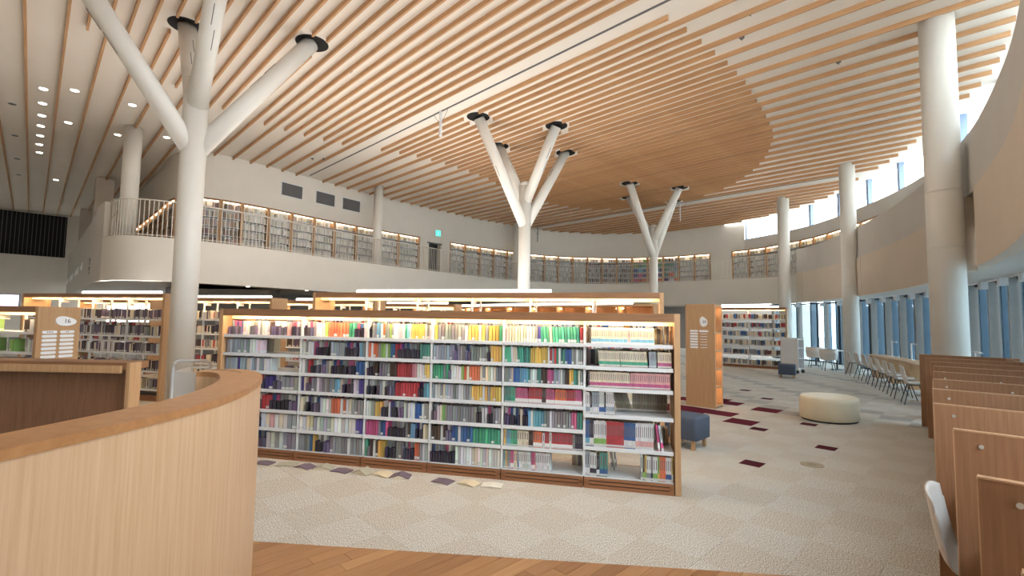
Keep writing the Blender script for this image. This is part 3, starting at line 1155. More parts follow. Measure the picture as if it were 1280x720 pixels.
# books on the far side of the same case
for bay in range(6):
    zs = Z6 if bay == 0 else Z7
    for ri, z in enumerate(zs):
        hmax = (1.645 if ri == 0 else zs[ri - 1] - .03) - z
        x = -U[bay + 1] + .02
        while x < -U[bay] - .03:
            th = .014 + rnd.random() * .014
            gap = (ri == len(zs) - 1 and rnd.random() < .5) or (bay == 0 and ri >= 3 and not (-.32 < x < -.06 and ri == 4)) or (bay == 5 and ri in (1, 2) and x > -4.95)
            if bay == 1 and ri == 6 and x > -1.35:
                gap = x < -1.12
            if not gap:
                c = rnd.choice('aawgaang' if ri else 'awag')
                stuff_book(near_stuff, x + th / 2, ND - .17, z + .001, th * .95, .12, min(.17, hmax - .015) * (.93 + rnd.random() * .07), jit(PAL[c], .2))
            x += th
o = near_stuff.build('paperbacks', M['books'], M4=NM)
tag(o, 'rows of many coloured paperbacks filling the long low bookcase', 'books', kind='stuff')

# rightmost bay, single books: (letter, count, band letter, thickness, height, depth, lean)
RB = [
    (0, .875, [('a', 20, 's', .0185, .165, 0), ('i', 1, 'i', .03, .165, 0), ('a', 13, 's', .018, .165, 0)]),
    (1, .79, [('a', 13, 'e', .0165, .158, .09), ('a', 15, 'e', .0175, .158, .13), ('l', 4, 'l', .018, .16, .03), ('a', 8, 'm', .017, .155, .02)]),
    (2, .905, [('d', 1, 'd', .02, .16, 0), ('a', 22, 'm', .0185, .158, .08), ('i', 21, 'm', .0185, .158, .02)]),
    (3, .935, [('w', 3, 'l', .018, .225, 0), ('d', 1, 'w', .02, .21, 0), ('l', 4, 'w', .018, .23, 0), ('w', 3, 'b', .017, .235, 0), ('d', 1, 'b', .018, .225, 0), ('w', 5, 'l', .017, .23, .05)]),
    (4, .93, [('b', 2, 's', .024, .265, 0), ('d', 2, 'w', .02, .27, 0), ('w', 6, 'k', .021, .262, 0), ('r', 9, 'r', .0195, .262, 0), ('b', 6, 'w', .019, .26, 0), ('w', 9, 'i', .0195, .262, 0)]),
    (5, .935, [('l', 2, 'w', .028, .24, 0), ('w', 3, 'd', .022, .235, 0), ('d', 1, 'w', .03, .2, 0), ('t', 2, 'b', .04, .235, 0)]),
]
WORD = {0: 'on lit top shelf, rightmost bay', 1: 'on second shelf, rightmost bay', 2: 'on third shelf, rightmost bay',
        3: 'on fourth shelf, rightmost bay', 4: 'on fifth shelf, rightmost bay', 5: 'at bottom left, rightmost bay'}
for ri, xs, runs in RB:
    x = -xs
    for ui, (c, n, bd, th, h, lean) in enumerate(runs):
        kind = 'paperback' if ri < 3 else ('magazine' if ri == 3 else 'book')
        ex = ''
        if bd != c:
            ex = ' with %s foot' % NAMES[bd]
        lt = ['', ' leaning', ' tilted'][0 if lean < .04 else (1 if lean < .1 else 2)]
        place = WORD[ri]
        same = [u for u in runs[:ui] if u[0] == c and u[2] == bd]
        if same and not lt:
            place = ('further right ' + place)
        lb = '%s%s %s%s %s' % (NAMES[c], lt, kind, ex, place)
        for i in range(n):
            book_obj(NM, x + th / 2, (.075 if ri == 0 else .05) + rnd.random() * .004, Z6[ri] + .009 * (1 if lean else 0) + .001, th * .94, .112 if ri < 3 else .17, h * (1 + (rnd.random() - .5) * .03), jit(PAL[c], .08), jit(PAL[bd], .1), lb, lb.replace(place, '') + 's, ' + ROWN[ri] + ' row right', -lean)
            n_ind += 1
            x += th
        if ri == 1:
            x += .01
# leaning pink book, fifth shelf, and the run at the bottom right
book_obj(NM, -.165, .05, Z6[4] + .004, .022, .17, .25, lin((206, 214, 226)), lin(PAL['m']), 'white and pink book leaning against the end of the fifth shelf row', None, -.13)
book_obj(NM, -.199, .05, Z6[4] + .003, .02, .17, .255, lin(PAL['m']), lin(PAL['w']), 'pink topped book leaning beside the fifth shelf row', None, -.1)
n_ind += 2
x = -.378
for c, n, bd, th, h in (('w', 1, 'g', .02, .26), ('n', 1, 'k', .018, .25), ('y', 1, 'k', .02, .25), ('w', 2, 'g', .02, .24), ('g', 1, 'd', .02, .24), ('w', 2, 'k', .022, .238), ('k', 1, 'y', .02, .24), ('o', 3, 'o', .019, .245), ('w', 3, 'b', .018, .24), ('y', 1, 'w', .018, .25)):
    for i in range(n):
        lb = '%s book with %s foot at bottom right, rightmost bay' % (NAMES[c], NAMES[bd])
        book_obj(NM, x + th / 2, .045, Z6[5] + .001, th * .94, .19, h, jit(PAL[c]), jit(PAL[bd]), lb, lb.split(' at bottom')[0] + 's, bottom right')
        n_ind += 1
        x += th
# beige rear books seen through the fourth shelf and slim files below
for i in range(24):
    xx = -.60 + i * .0225
    if xx > -.1:
        break
    le = -.28 if i < 7 else 0
    book_obj(NM, xx, .33, Z6[3] + .003, .018, .14, .225, jit((176, 164, 140), .12), jit((150, 140, 118), .1), ('slanting' if le else 'upright') + ' beige book on the far side of the fourth shelf, rightmost bay', ('slanting' if le else 'upright') + ' beige rear books', le)
    n_ind += 1
for i in range(2):
    book_obj(NM, -.66 + i * .04, .30, Z6[5] + .003, .02, .2, .25, lin((220, 220, 222)), lin(PAL['g']), 'thin white file leaning at the far side of the bottom shelf', 'thin white files, bottom shelf', -.1)
    n_ind += 1

# books lying on the floor along the plinth
FB = [(346, 'p'), (375, 'g'), (395, 'p'), (416, 'g'), (437, 'p'), (463, 'g'), (487, 'a'), (508, 'p'), (562, 'p'), (592, 'a'), (618, 'w')]
FPOS = [(-2.80, 5.60), (-2.52, 5.57), (-2.28, 5.49), (-2.06, 5.46), (-1.83, 5.37), (-1.58, 5.32), (-1.35, 5.27), (-1.15, 5.21), (-.68, 5.08), (-.41, 5.03), (-.17, 4.98)]
FADJ = ['first', 'second', 'third', 'fourth', 'fifth', 'sixth', 'seventh', 'eighth', 'ninth', 'tenth', 'last']
for i, ((px, c), (x, y)) in enumerate(zip(FB, FPOS)):
    t = thing('floor_book', (x, y, 0), math.radians(rnd.uniform(-35, 15)), None, 'book', 'open booklets on the carpet before the low bookcase')
    t['label'] = '%s thin booklet lying on the carpet by the low bookcase, %s from left' % ({'p': 'purple grey', 'g': 'grey green', 'a': 'cream', 'w': 'white'}[c], FADJ[i])
    cc = plain('booklet_%d' % i, {'p': (112, 98, 112), 'g': (168, 164, 148), 'a': (214, 200, 172), 'w': (222, 218, 208)}[c], .7)
    b = MB()
    W_, D_ = .105, .14
    h1 = rnd.choice([.012, .02, .035])
    if i == 5:
        h1 = .05
    b.add([(-W_, -D_ / 2, .003), (0, -D_ / 2, h1), (W_, -D_ / 2, .003), (-W_, D_ / 2, .003), (0, D_ / 2, h1), (W_, D_ / 2, .003),
           (-W_, -D_ / 2, .009), (0, -D_ / 2, h1 + .007), (W_, -D_ / 2, .009), (-W_, D_ / 2, .009), (0, D_ / 2, h1 + .007), (W_, D_ / 2, .009)],
          [(6, 7, 10, 9), (7, 8, 11, 10), (3, 4, 1, 0), (4, 5, 2, 1), (0, 1, 7, 6), (1, 2, 8, 7), (4, 3, 9, 10), (5, 4, 10, 11), (3, 0, 6, 9), (2, 5, 11, 8)])
    b.build('cover', cc, t)
    b = MB()
    b.add([(-W_ * .92, -D_ * .46, .0006), (0, -D_ * .46, h1 - .003), (W_ * .92, -D_ * .46, .0006), (-W_ * .92, D_ * .46, .0006), (0, D_ * .46, h1 - .003), (W_ * .92, D_ * .46, .0006),
           (0, -D_ * .46, .0005), (0, D_ * .46, .0005)], [(0, 1, 4, 3), (1, 2, 5, 4), (0, 6, 7, 3), (6, 2, 5, 7), (0, 6, 1), (6, 2, 1), (3, 4, 7), (7, 4, 5)])
    b.build('pages', M['pages'], t)

# ------------------------------------------------------------------ other freestanding cases
Z8 = [1.58, 1.25, .91, .57, .22]
tall_stuff = MB()


def fill(stuff, M4, ups, rows, H, D, pal, skip=0.0, depth=.13, first=0, both=True, thick=.022, top_h=.07):
    for bay in range(len(ups) - 1):
        zs = rows[bay]
        for ri, z in enumerate(zs):
            if ri < first:
                continue
            hmax = (H - top_h - .06 if ri == 0 else zs[ri - 1] - .03) - z
            for side in ((0, 1) if both else (0,)):
                x = -ups[bay + 1] + .02
                while x < -ups[bay] - .04:
                    if rnd.random() < skip:
                        x += thick * 4
                        continue
                    c = rnd.choice(pal)
                    n = rnd.choice([1, 1, 2, 3, 4])
                    h = min(hmax - .02, .21) * (.82 + rnd.random() * .18)
                    for _ in range(n):
                        th = thick * (.7 + rnd.random() * .6)
                        if x + th > -ups[bay] - .02:
                            x += th
                            break
                        y = .05 if side == 0 else D - .05 - depth
                        stuff_book(stuff, x + th / 2, y, z + .001, th * .94, depth, h * (.96 + rnd.random() * .04), jit(PAL[c], .15), jit((230, 228, 222), .05) if rnd.random() < .5 and side == 0 else None, 0, M4)
                        x += th


TA = -math.radians(15.2)
SIX = [.055 + .92 * i for i in range(7)]
t1 = bookcase('tall_bookcase', 'tall oak bookcase with white light tube directly behind the low bookcase', 'bookcase', (2.10, 6.62), TA, [.055 + .925 * i for i in range(7)], 2.09, .54, [Z8] * 6, tube=(1.62, 4.95))
fill(tall_stuff, t1.matrix_world, [.055 + .925 * i for i in range(7)], [Z8] * 6, 2.09, .54, 'pwlgbdwrag', .05, both=False)
t2 = bookcase('tall_bookcase', 'tall oak bookcase at left with purple spined books behind the curved counter', 'bookcase', (-6.78, 9.38), TA, [.055 + .97 * i for i in range(5)], 2.09, .5, [Z8] * 4, tube=(.35, 2.5, 55.0))
fill(tall_stuff, t2.matrix_world, [.055 + .97 * i for i in range(5)], [Z8] * 4, 2.09, .5, 'pppdawgnapd', .03, both=False, first=0)
t3 = bookcase('tall_bookcase', 'tall oak bookcase in the second row just right of the near tree column', 'bookcase', (-5.36, 10.72), TA, [.055 + .95 * i for i in range(4)], 2.09, .5, [Z8] * 3, tube=(.2, 2.6, 70.0))
fill(tall_stuff, t3.matrix_world, [.055 + .95 * i for i in range(4)], [Z8] * 3, 2.09, .5, 'pdawgndra', .03, both=False)
for rf, n, lb, tb in (((-3.3, 11.6), 3, 'tall lit bookcase in the third row, left end behind the low bookcase', (.2, 2.4)), ((-1.55, 13.2), 3, 'tall lit bookcase in the fourth row behind the middle of the low bookcase', (.3, 2.2)),
                      ((-.5, 15.2), 3, 'farthest tall lit bookcase row left of the middle tree column', (.2, 2.3)), ((-10.2, 13.6), 3, 'tall bookcase far back at the left under the gallery', (.2, 2.2, 60.0))):
    ups = [.055 + .93 * i for i in range(n + 1)]
    tt = bookcase('tall_bookcase', lb, 'bookcase', rf, TA, ups, 2.09, .5, [Z8] * n, tube=tb)
    fill(tall_stuff, tt.matrix_world, ups, [Z8] * n, 2.09, .5, 'awgnpra', .1, both=False, thick=.035)

# low case with the number plate 16
zl = [1.40, 1.12, .84, .56, .11]
u16 = [.05 + .93 * i for i in range(3)]
c16x, c16y = 1.668 - .974 * 8.45, 4.76 + .226 * 8.45
t4 = bookcase('low_bookcase', 'low oak bookcase at far left with the number 16 plate on its end', 'bookcase', (c16x, c16y), ANG, u16, 1.765, ND, [zl] * 2)
fill(tall_stuff, t4.matrix_world, u16, [zl] * 2, 1.765, ND, 'awagnk', .45, both=False, thick=.03)


def text_mesh(body, size, name='lettering'):
    cu = bpy.data.curves.new(name, 'FONT')
    cu.body = body
    cu.size = size
    cu.align_x = 'CENTER'
    cu.align_y = 'CENTER'
    cu.extrude = .001
    ob = bpy.data.objects.new(name, cu)
    COL.objects.link(ob)
    dg = bpy.context.evaluated_depsgraph_get()
    me = bpy.data.meshes.new_from_object(ob.evaluated_get(dg))
    bpy.data.objects.remove(ob, do_unlink=True)
    me.materials.clear()
    me.materials.append(M['ink'])
    me.name = name
    return me


def plate_sign(parent, Mloc, num, wide, strips, vert=False):
    """cloud plate with number and rounded strips; Mloc: local frame, x right, y up on the face, z out of it"""
    b = MB()
    pts = []
    n = 40
    for i in range(n):
        a = 2 * PI * i / n
        r = 1 + .10 * math.cos(2 * a + .9) + .06 * math.cos(3 * a)
        if vert:
            pts.append((math.cos(a) * .072 * r, math.sin(a) * .105 * r))
        else:
            pts.append((math.cos(a) * .125 * r, math.sin(a) * .072 * r))
    b.prism(pts, 0, .012)
    b.build('number_plate', M['sign'], parent, M4=Mloc)
    put('number', text_mesh(num, .085 if not vert else .075), parent, Mloc @ Matrix.Translation((0.02, 0, .0135)))
    for (x, y, w, h, has) in strips:
        b = MB()
        pts = []
        for i in range(16):
            a = 2 * PI * i / 16
            cx = (w / 2 - h / 2) * (1 if math.cos(a) > 0 else -1)
            pts.append((x + cx + math.cos(a) * h / 2, y + math.sin(a) * h / 2))
        b.prism(pts, 0, .006)
        b.build('label_strip', M['sign'], parent, M4=Mloc)
        if has:
            b = MB()
            k = has
            for j in range(k):
                xx = x - (k - 1) * .010 + j * .020
                b.box(xx - .006, y - .006, .0062, xx + .006, y + .007, .0068)
            b.build('printed_mark', M['ink'], parent, M4=Mloc)


# face of the end panel of case 16: local frame on x=0 plane facing +x of the case
st = []
for r in range(7):
    for cidx in range(2):
        st.append((-.115 + .22 * cidx, -.155 - r * .058, .185, .042, (4 if cidx == 0 else 2) if r == 0 else 0))
F16 = Matrix(((0, 0, 1, .0), (1, 0, 0, .27), (0, 1, 0, 1.56), (0, 0, 0, 1)))
plate_sign(t4, F16 @ Matrix.Translation((.07, 0, 0)), '16', .2, [(x - .07, y, w, h, k) for x, y, w, h, k in st])

# wooden niche wall along the children's corner and the end cabinet with plate 30
def niche_case(label, w0, s0, s1, H, D, n, lit=True, name='niche_bookcase'):
    t = thing(name, xy(w0, s0) + (0,), PI / 4, label, 'bookcase')
    Ls = s1 - s0
    b = MB(); b.box(D - .02, 0, 0, D, Ls, H); b.build('back_panel', M['oak_panel'], t)
    b = MB(); b.box(0, 0, H - .05, D - .02, Ls, H); b.build('top_board', M['oak_panel'], t)
    st_ = Ls / n
    for i in range(n + 1):
        y = min(max(i * st_ - .02, 0), Ls - .04)
        b = MB(); b.box(0, y, 0, D - .02, y + .04, H - .05); b.build('divider', M['oak_panel'], t)
    for i in range(n):
        for z in (.05, .4, .75, 1.1, 1.45, 1.78):
            if z > H - .2:
                continue
            b = MB(); b.box(.01, i * st_ + .02, z - .03, D - .02, (i + 1) * st_ - .02, z); b.build('shelf', M['oak_panel'], t)
        b = MB()
        for z in (.72, 1.07, 1.42, 1.75, H - .05):
            b.box(.10, i * st_ + .05, z - .045, .13, i * st_ + .09, z - .031)
            b.box(.10, (i + 1) * st_ - .09, z - .045, .13, (i + 1) * st_ - .05, z - .031)
        b.build('spot_light', M['led_niche'], t)
    return t


niche_case('long wooden niche bookcase with small spotlights behind the tall bookcase', 9.2, 5.0, 11.2, 2.06, .34, 7)
nt_ = thing('light_tube', xy(9.37, 8.2) + (2.06,), PI / 4, 'white light tube standing on the wooden niche bookcase', 'lamp')
b = MB(); b.tube((0, -2.6, .035), (0, 2.6, .035), .028, n=8); b.build('tube', M['tube'], nt_)
b = MB(); b.box(-.02, -2.4, 0, .02, -2.36, .03); b.box(-.02, 2.36, 0, .02, 2.4, .03); b.build('stand', M['white'], nt_)
uplight(nt_, 0, 0, .075, 5.2, 260.0, PI / 2)
cab = thing('end_cabinet', xy(9.6, 3.9) + (0,), PI / 4, 'tall oak cabinet end with the number 30 plate and label strips', 'cabinet')
b = MB(); b.box(0, 0, 0, .04, .60, 2.06); b.build('front_panel', M['oak_panel'], cab)
b = MB(); b.box(.04, 0, 2.01, .36, .60, 2.06); b.build('top_board', M['oak_panel'], cab)
b = MB(); b.box(.04, .30, 0, .36, .34, 2.01); b.build('back_panel', M['oak_panel'], cab)
b = MB(); b.box(.34, 0, 0, .38, .60, 2.01); b.build('side_panel', M['oak_panel'], cab)
for z in (.06, .42, .78, 1.14, 1.50):
    b = MB(); b.box(.04, .0, z - .03, .34, .30, z); b.box(.04, .34, z - .03, .34, .60, z); b.build('shelf', M['oak_panel'], cab)
for z in (.39, .75, 1.11, 1.47, 2.01):
    b = MB(); b.box(.15, .08, z - .014, .20, .13, z - .001); b.box(.15, .45, z - .014, .20, .50, z - .001); b.build('spot_light', M['led_niche'], cab)
# the plate faces -w : frame x to the viewer's right = -s, y up, z = -w
F30 = Matrix(((0, 0, -1, -.001), (-1, 0, 0, .22), (0, 1, 0, 1.70), (0, 0, 0, 1)))
st = []
for r in range(7):
    st.append((-.20, -.185 - r * .055, .165, .040, 0))
    st.append((.0, -.185 - r * .055, .19 if r == 0 else .14, .040 if r == 0 else .012, 0))
plate_sign(cab, F30, '30', .1, st, True)

# white lit bookcase at the right back
uw = [.05, 1.33, 2.62]
zw = [1.85, 1.52, 1.19, .86, .50, .11]
xw = xy(19.7, 5.35)
t5 = bookcase('white_bookcase', 'two bay lit bookcase with white shelves right of the number 30 cabinet', 'bookcase', xw, -PI / 4 + .12, uw, 2.3, .45, [zw] * 2, tube=(.3, 2.3))  # tube on top of this case is added to brighten the ceiling
# bookcase() runs leftwards with its front toward the viewer
fill(tall_stuff, t5.matrix_world, uw, [zw] * 2, 2.3, .45, 'agngaganrb', .03, both=True, thick=.03, depth=.16)
o = tall_stuff.build('shelved_books', M['books'])
tag(o, 'mixed books standing in the tall bookcases and the far cases', 'books', kind='stuff')

# ------------------------------------------------------------------ gallery wall bookcases
gal_stuff = MB()
WB = [20.90, 21.86, 22.84, 23.85, 24.82, 25.95, 27.10, 28.30, 29.57]
WB2 = [31.62, 32.7, 33.8, 34.86, 35.93, 36.8, 37.69, 38.82, 39.83, 40.83, 41.83, 42.79, 43.75, 44.73, 45.7, 46.69, 47.64, 48.62, 49.59]
WB3 = [50.87, 51.87, 52.97, 54.11, 55.28, 56.22, 57.24, 58.33, 59.72, 61.04, 62.12]
aCn = WALL.arc_near(3.75, 19.85)
WBl = [aCn + .1, aCn + 1.0, 20.90]
WBw = [WALL.arc_near(3.37, 29.5) + i * (WALL.arc_near(3.4, 20.5) - WALL.arc_near(3.37, 29.5)) / 9 for i in range(10)]
GROUPS = [(WBw, 'wing'), ([aCn + .12, aCn + .95, 20.90], 'corner'), (WB, 'left'), (WB2, 'mid'), (WB3, 'right')]
WORDG = {'wing': 'on the left wing of the gallery', 'corner': 'on the gallery behind the near tree column', 'left': 'on the gallery below the wall vents', 'mid': 'on the gallery right of the exit door', 'right': 'on the right gallery under the clerestory'}
ORD = ['first', 'second', 'third', 'fourth', 'fifth', 'sixth', 'seventh', 'eighth', 'ninth', 'tenth', 'eleventh', 'twelfth', 'thirteenth', 'fourteenth', 'fifteenth', 'sixteenth', 'seventeenth', 'eighteenth', 'nineteenth']
ZG = [5.55, 5.22, 4.90, 4.58, 4.26, 3.95]
cache = {}
for arcs, gname in GROUPS:
    for i in range(len(arcs) - 1):
        p, q = WALL.at(arcs[i]), WALL.at(arcs[i + 1])
        tt = (q - p).normalized()
        oo = Vector((-tt.y, tt.x))
        Lw = (q - p).length
        F = strip_frame(p, tt, oo)
        t = thing('gallery_bookcase', (0, 0, 0), 0, 'lit bookcase bay %s, %s from left' % (WORDG[gname], ORD[i]), 'bookcase', 'bookcase bays ' + WORDG[gname])
        t.matrix_world = F
        D = .28
        for x0, x1 in ((.004, .052), (Lw - .052, Lw - .004)):
            b = MB(); b.box(x0, -.01, ZF, x1, D, ZSH); b.build('side_panel', M['oak_panel'], t)
        b = MB(); b.box(.052, -.01, ZSH - .06, Lw - .052, D, ZSH); b.build('top_board', M['oak_h'], t)
        b = MB(); b.box(.04, D - .02, ZF, Lw - .04, D, ZSH - .06); b.build('back_panel', M['white'], t)
        b = MB(); b.box(.08, .05, ZSH - .085, Lw - .08, .09, ZSH - .062); b.build('light_strip', M['led_gal'], t)
        for z in ZG:
            b = MB(); b.box(.04, .01, z - .02, Lw - .04, D - .02, z); b.build('shelf', M['white'], t)
        rainbow = gname == 'mid' and i in (13, 14, 15)
        for ri, z in enumerate(ZG):
            x = .06
            hm = .24 if ri else .2
            while x < Lw - .1:
                th = .03 + rnd.random() * .035
                if ri == 0 and rnd.random() < .35:
                    x += .09
                    continue
                if rainbow:
                    rb = ['yok', 'kte', 'bsb', 'vmv', 'mro', 'oye'][ri] if i != 15 else ['gnb', 'ttl', 'tls', 'tol', 'vwo', 'glw'][ri]
                    c = jit(PAL[rb[int(3 * (x / Lw)) % 3]], .2)
                elif gname == 'mid' and i in (10, 11, 12):
                    c = jit(rnd.choice([(150, 158, 160), (90, 100, 106), (190, 170, 160), (120, 90, 96), (200, 204, 206)]), .2)
                elif gname in ('corner', 'wing'):
                    c = jit(rnd.choice([(180, 150, 120), (120, 100, 90), (200, 190, 180), (150, 150, 160), (140, 110, 120)]), .2)
                else:
                    c = jit(rnd.choice([(238, 238, 232), (214, 216, 208), (228, 226, 216), (200, 196, 182), (244, 246, 246), (186, 184, 174)]), .1)
                stuff_book(gal_stuff, x + th / 2, .07, z + .001, th * .95, .17, hm * (.8 + rnd.random() * .2), c, None, 0, F)
                x += th
o = gal_stuff.build('gallery_books', M['books'])
tag(o, 'grey and white books on the upper gallery shelves', 'books', kind='stuff')
# plain wall pieces between the runs of shelves
lower = thing('wall_gallery', kind='structure')
for a0_, a1_ in ((29.60, 30.17), (30.95, 31.60), (49.62, 50.85)):
    b = MB()
    b.ribbon(WALL.seg(a0_, a1_), WALL.seg(a0_, a1_, .3), ZF, ZSH)
    b.build('wall_piece', M['plaster'], lower)
# dark door opening and exit sign
p, q = WALL.at(30.18), WALL.at(30.94)
tt = (q - p).normalized(); oo = Vector((-tt.y, tt.x))
F = strip_frame(p, tt, oo)
Lw = (q - p).length
door = thing('door_1', kind='structure')
b = MB(); b.box(0, .25, ZF, Lw, .29, ZSH - .2); b.build('doorway_shade', M['dark'], door, M4=F)  # dark sheet stands in for the shade inside the doorway
b = MB(); b.box(-.12, -.02, ZSH - .25, Lw + .1, .06, ZSH - .18); b.build('sliding_rail', M['vent'], door, M4=F)
b = MB(); b.box(0, .0, ZSH - .2, Lw, .3, ZSH); b.build('door_head', M['plaster'], door, M4=F)
t = thing('exit_sign', (0, 0, 0), 0, 'small green glowing exit sign above the dark gallery door', 'sign')
t.matrix_world = F
b = MB(); b.box(Lw * .5 - .02, -.06, ZSH + .18, Lw * .5 + .34, -.005, ZSH + .52); b.build('housing', M['white'], t)
b = MB(); b.box(Lw * .5, -.064, ZSH + .20, Lw * .5 + .32, -.06, ZSH + .50); b.build('lit_face', M['exit'], t)
b = MB()
x0 = Lw * .5 + .10
b.box(x0 + .06, -.067, ZSH + .42, x0 + .10, -.064, ZSH + .46)
b.box(x0 + .03, -.067, ZSH + .32, x0 + .09, -.064, ZSH + .41)
b.box(x0 - .02, -.067, ZSH + .26, x0 + .05, -.064, ZSH + .30)
b.box(x0 + .08, -.067, ZSH + .24, x0 + .11, -.064, ZSH + .32)
b.build('running_figure', M['sign'], t)
# three vents on the wall
for j, (w, lb) in enumerate(((7.25, 'leftmost'), (8.62, 'middle'), (9.95, 'rightmost'))):
    a = WALL.arc_near(w, interp([(7, 19.85), (9.5, 20.3), (11.5, 20.55)], w))
    p = WALL.at(a); tt = WALL.tan(a); oo = WALL.out(a)
    t = thing('air_vent', (0, 0, 0), 0, '%s of the three grey vents on the gallery wall' % lb, 'vent', 'grey wall vents')
    t.matrix_world = strip_frame(p, tt, oo)
    b = MB(); b.box(-.47, -.02, 6.47, .47, -.001, 7.03); b.build('frame', M['white'], t)
    b = MB(); b.box(-.44, -.03, 6.50, .44, -.02, 7.00); b.build('screen', M['vent'], t)
    bb = MB()
    bb.box(-.44, -.038, 0, .44, -.03, .012)
    me = bb.mesh('slat', [plain('vent_slat_%d' % j, (92, 92, 94), .6)])
    for i in range(12):
        put('slat', me, t, Matrix.Translation((0, 0, 6.51 + i * .041)))
# wing details: pictogram plate and white paper pieces
b = MB()
for z, w_, h_ in ((.52, .2, .04), (.42, .06, .12), (.34, .2, .04), (.22, .16, .04), (.12, .05, .12), (.02, .18, .04)):
    b.box(-.0, -w_ / 2, 3.05 + z, .012, w_ / 2, 3.05 + z + h_)
_q = EDGE.at(EDGE.arc_near(1.4, 22.2)) - EDGE.out(EDGE.arc_near(1.4, 22.2)) * .004
x, y = _q.x, _q.y
t = b.build('wall_mark', M['ink'], M4=Matrix.Translation((x, y, 0)) @ Matrix.Rotation(PI / 4 + PI, 4, 'Z'))
tag(t, 'small grey sign mark on the left gallery wing', 'sign')
bb = MB()
bb.add([(0, 0, 0), (0, .9, .03), (0, .45, -.22), (-.06, .45, -.1), (0, .9, .15), (0, .0, .15)], [(0, 3, 2), (3, 1, 2), (0, 5, 3), (5, 4, 3), (4, 1, 3), (0, 2, 1), (0, 1, 4, 5)])
me = bb.mesh('paper_pennant', [M['sign']])
for i in range(6):
    _a = EDGE.arc_near(1.4, 26.5 + i * 1.9)
    _q = EDGE.at(_a) - EDGE.out(_a) * .01
    x, y = _q.x, _q.y
    o = put('paper_pennant', me, None, Matrix.Translation((x, y, 3.62 - .03 * i)) @ Matrix.Rotation(PI / 4, 4, 'Z'))
    tag(o, 'white folded paper piece in a row on the left gallery wing', 'decoration', 'white paper pieces along the left wing')

# ------------------------------------------------------------------ curved counter in the left foreground
CO = [(-1.52, -.6), (-1.44, .4), (-1.38, 1.0), (-1.31, 1.42), (-1.265, 1.75), (-1.253, 2.0), (-1.285, 2.3), (-1.36, 2.58), (-1.45, 2.82), (-1.57, 3.03), (-1.72, 3.2), (-1.85, 3.27), (-1.97, 3.25), (-2.03, 3.18)]
CI = [(-1.70, -.55), (-1.62, .45), (-1.56, 1.05), (-1.50, 1.5), (-1.465, 1.8), (-1.455, 2.05), (-1.49, 2.3), (-1.555, 2.53), (-1.64, 2.73), (-1.74, 2.90), (-1.83, 3.02), (-1.90, 3.07), (-1.96, 3.08), (-1.99, 3.07)]
co, ci = spline(CO, 6), spline(CI, 6)
ct = thing('curved_counter', (-1.3, 2.0, 0), 0, 'curved oak counter wall filling the left foreground', 'counter')
CMI = ct.matrix_world.inverted()
HT = 1.32
sh = lambda L: [Vector((p.x + 1.3, p.y - 2.0)) for p in L]
b = MB(); b.ribbon(sh(ci), sh(co), .0, HT - .03); b.build('wall_body', M['oak'], ct)
# veneer panels seen as faint vertical joints
top_o = [p + (p - q).normalized() * .006 for p, q in zip(co, ci)]
b = MB(); b.ribbon(sh(ci), sh(top_o), HT - .03, HT); b.build('rim', M['oak_top'], ct)
nn = len(co)
b = MB()
mid = [co[i].lerp(ci[i], .42) for i in range(nn - 22, nn - 6)]
b.path([Vector((p.x + 1.3, p.y - 2.0, HT + .0005)) for p in mid], .003, 5)
b.build('joint_line', M['walnut'], ct)

# inner desk behind it
dk = thing('inner_desk', (-3.93, 4.80, 0), math.radians(-2), 'dark wooden inner desk with thick top left of the book trolley', 'desk')
b = MB(); b.box(-3.0, -.04, 1.13, .16, .24, 1.2); b.build('desk_top', M['oak_h'], dk)
b = MB(); b.box(-3.0, -.07, 1.10, .12, -.0401, 1.17); b.build('front_lip', M['oak_panel'], dk)
b = MB(); b.box(-3.0, .06, 0, .16, .12, 1.13); b.build('front_board', M['walnut'], dk)
b = MB(); b.box(.161, -.04, 0, .20, .10, 1.2); b.build('end_post', M['oak_panel'], dk)

# ------------------------------------------------------------------ book trolley
tr = thing('book_trolley', (-4.18, 6.35, 0), math.radians(18), 'white steel book trolley with hoop handle behind the curved counter', 'trolley')
b = MB()
pts = [(-.21, 0, .1)] + [(-.21, 0, 1.0)]
for i in range(7):
    a = PI - PI / 2 * i / 6
    pts.append((-.13 + .08 * math.cos(a), 0, 1.0 + .08 * math.sin(a)))
for i in range(7):
    a = PI / 2 - PI / 2 * i / 6
    pts.append((.13 + .08 * math.cos(a), 0, 1.0 + .08 * math.sin(a)))
pts += [(.21, 0, .1)]
b.path(pts, .019, 8); b.build('hoop_frame', M['white'], tr, True)
b = MB(); b.path([(x, .62, z * .86) for x, y, z in pts], .016, 8); b.build('hoop_frame', M['white'], tr, True)
b = MB(); b.box(-.19, -.006, .2, .19, .006, .93); b.build('end_panel', M['plaster_grey'], tr)
for z in (.25, .55, .82):
    b = MB(); b.box(-.19, .02, z, .19, .60, z + .02); b.box(.17, .02, z, .19, .60, z + .13); b.box(-.19, .02, z, -.17, .60, z + .13); b.build('tray', M['white'], tr)
for x, y in ((-.19, .02), (.19, .02), (-.19, .6), (.19, .6)):
    b = MB(); b.tube((x - .015, y, .05), (x + .015, y, .05), .05, n=14); b.box(x - .01, y - .02, .05, x + .01, y + .02, .12); b.build('caster', M['dark'], tr)

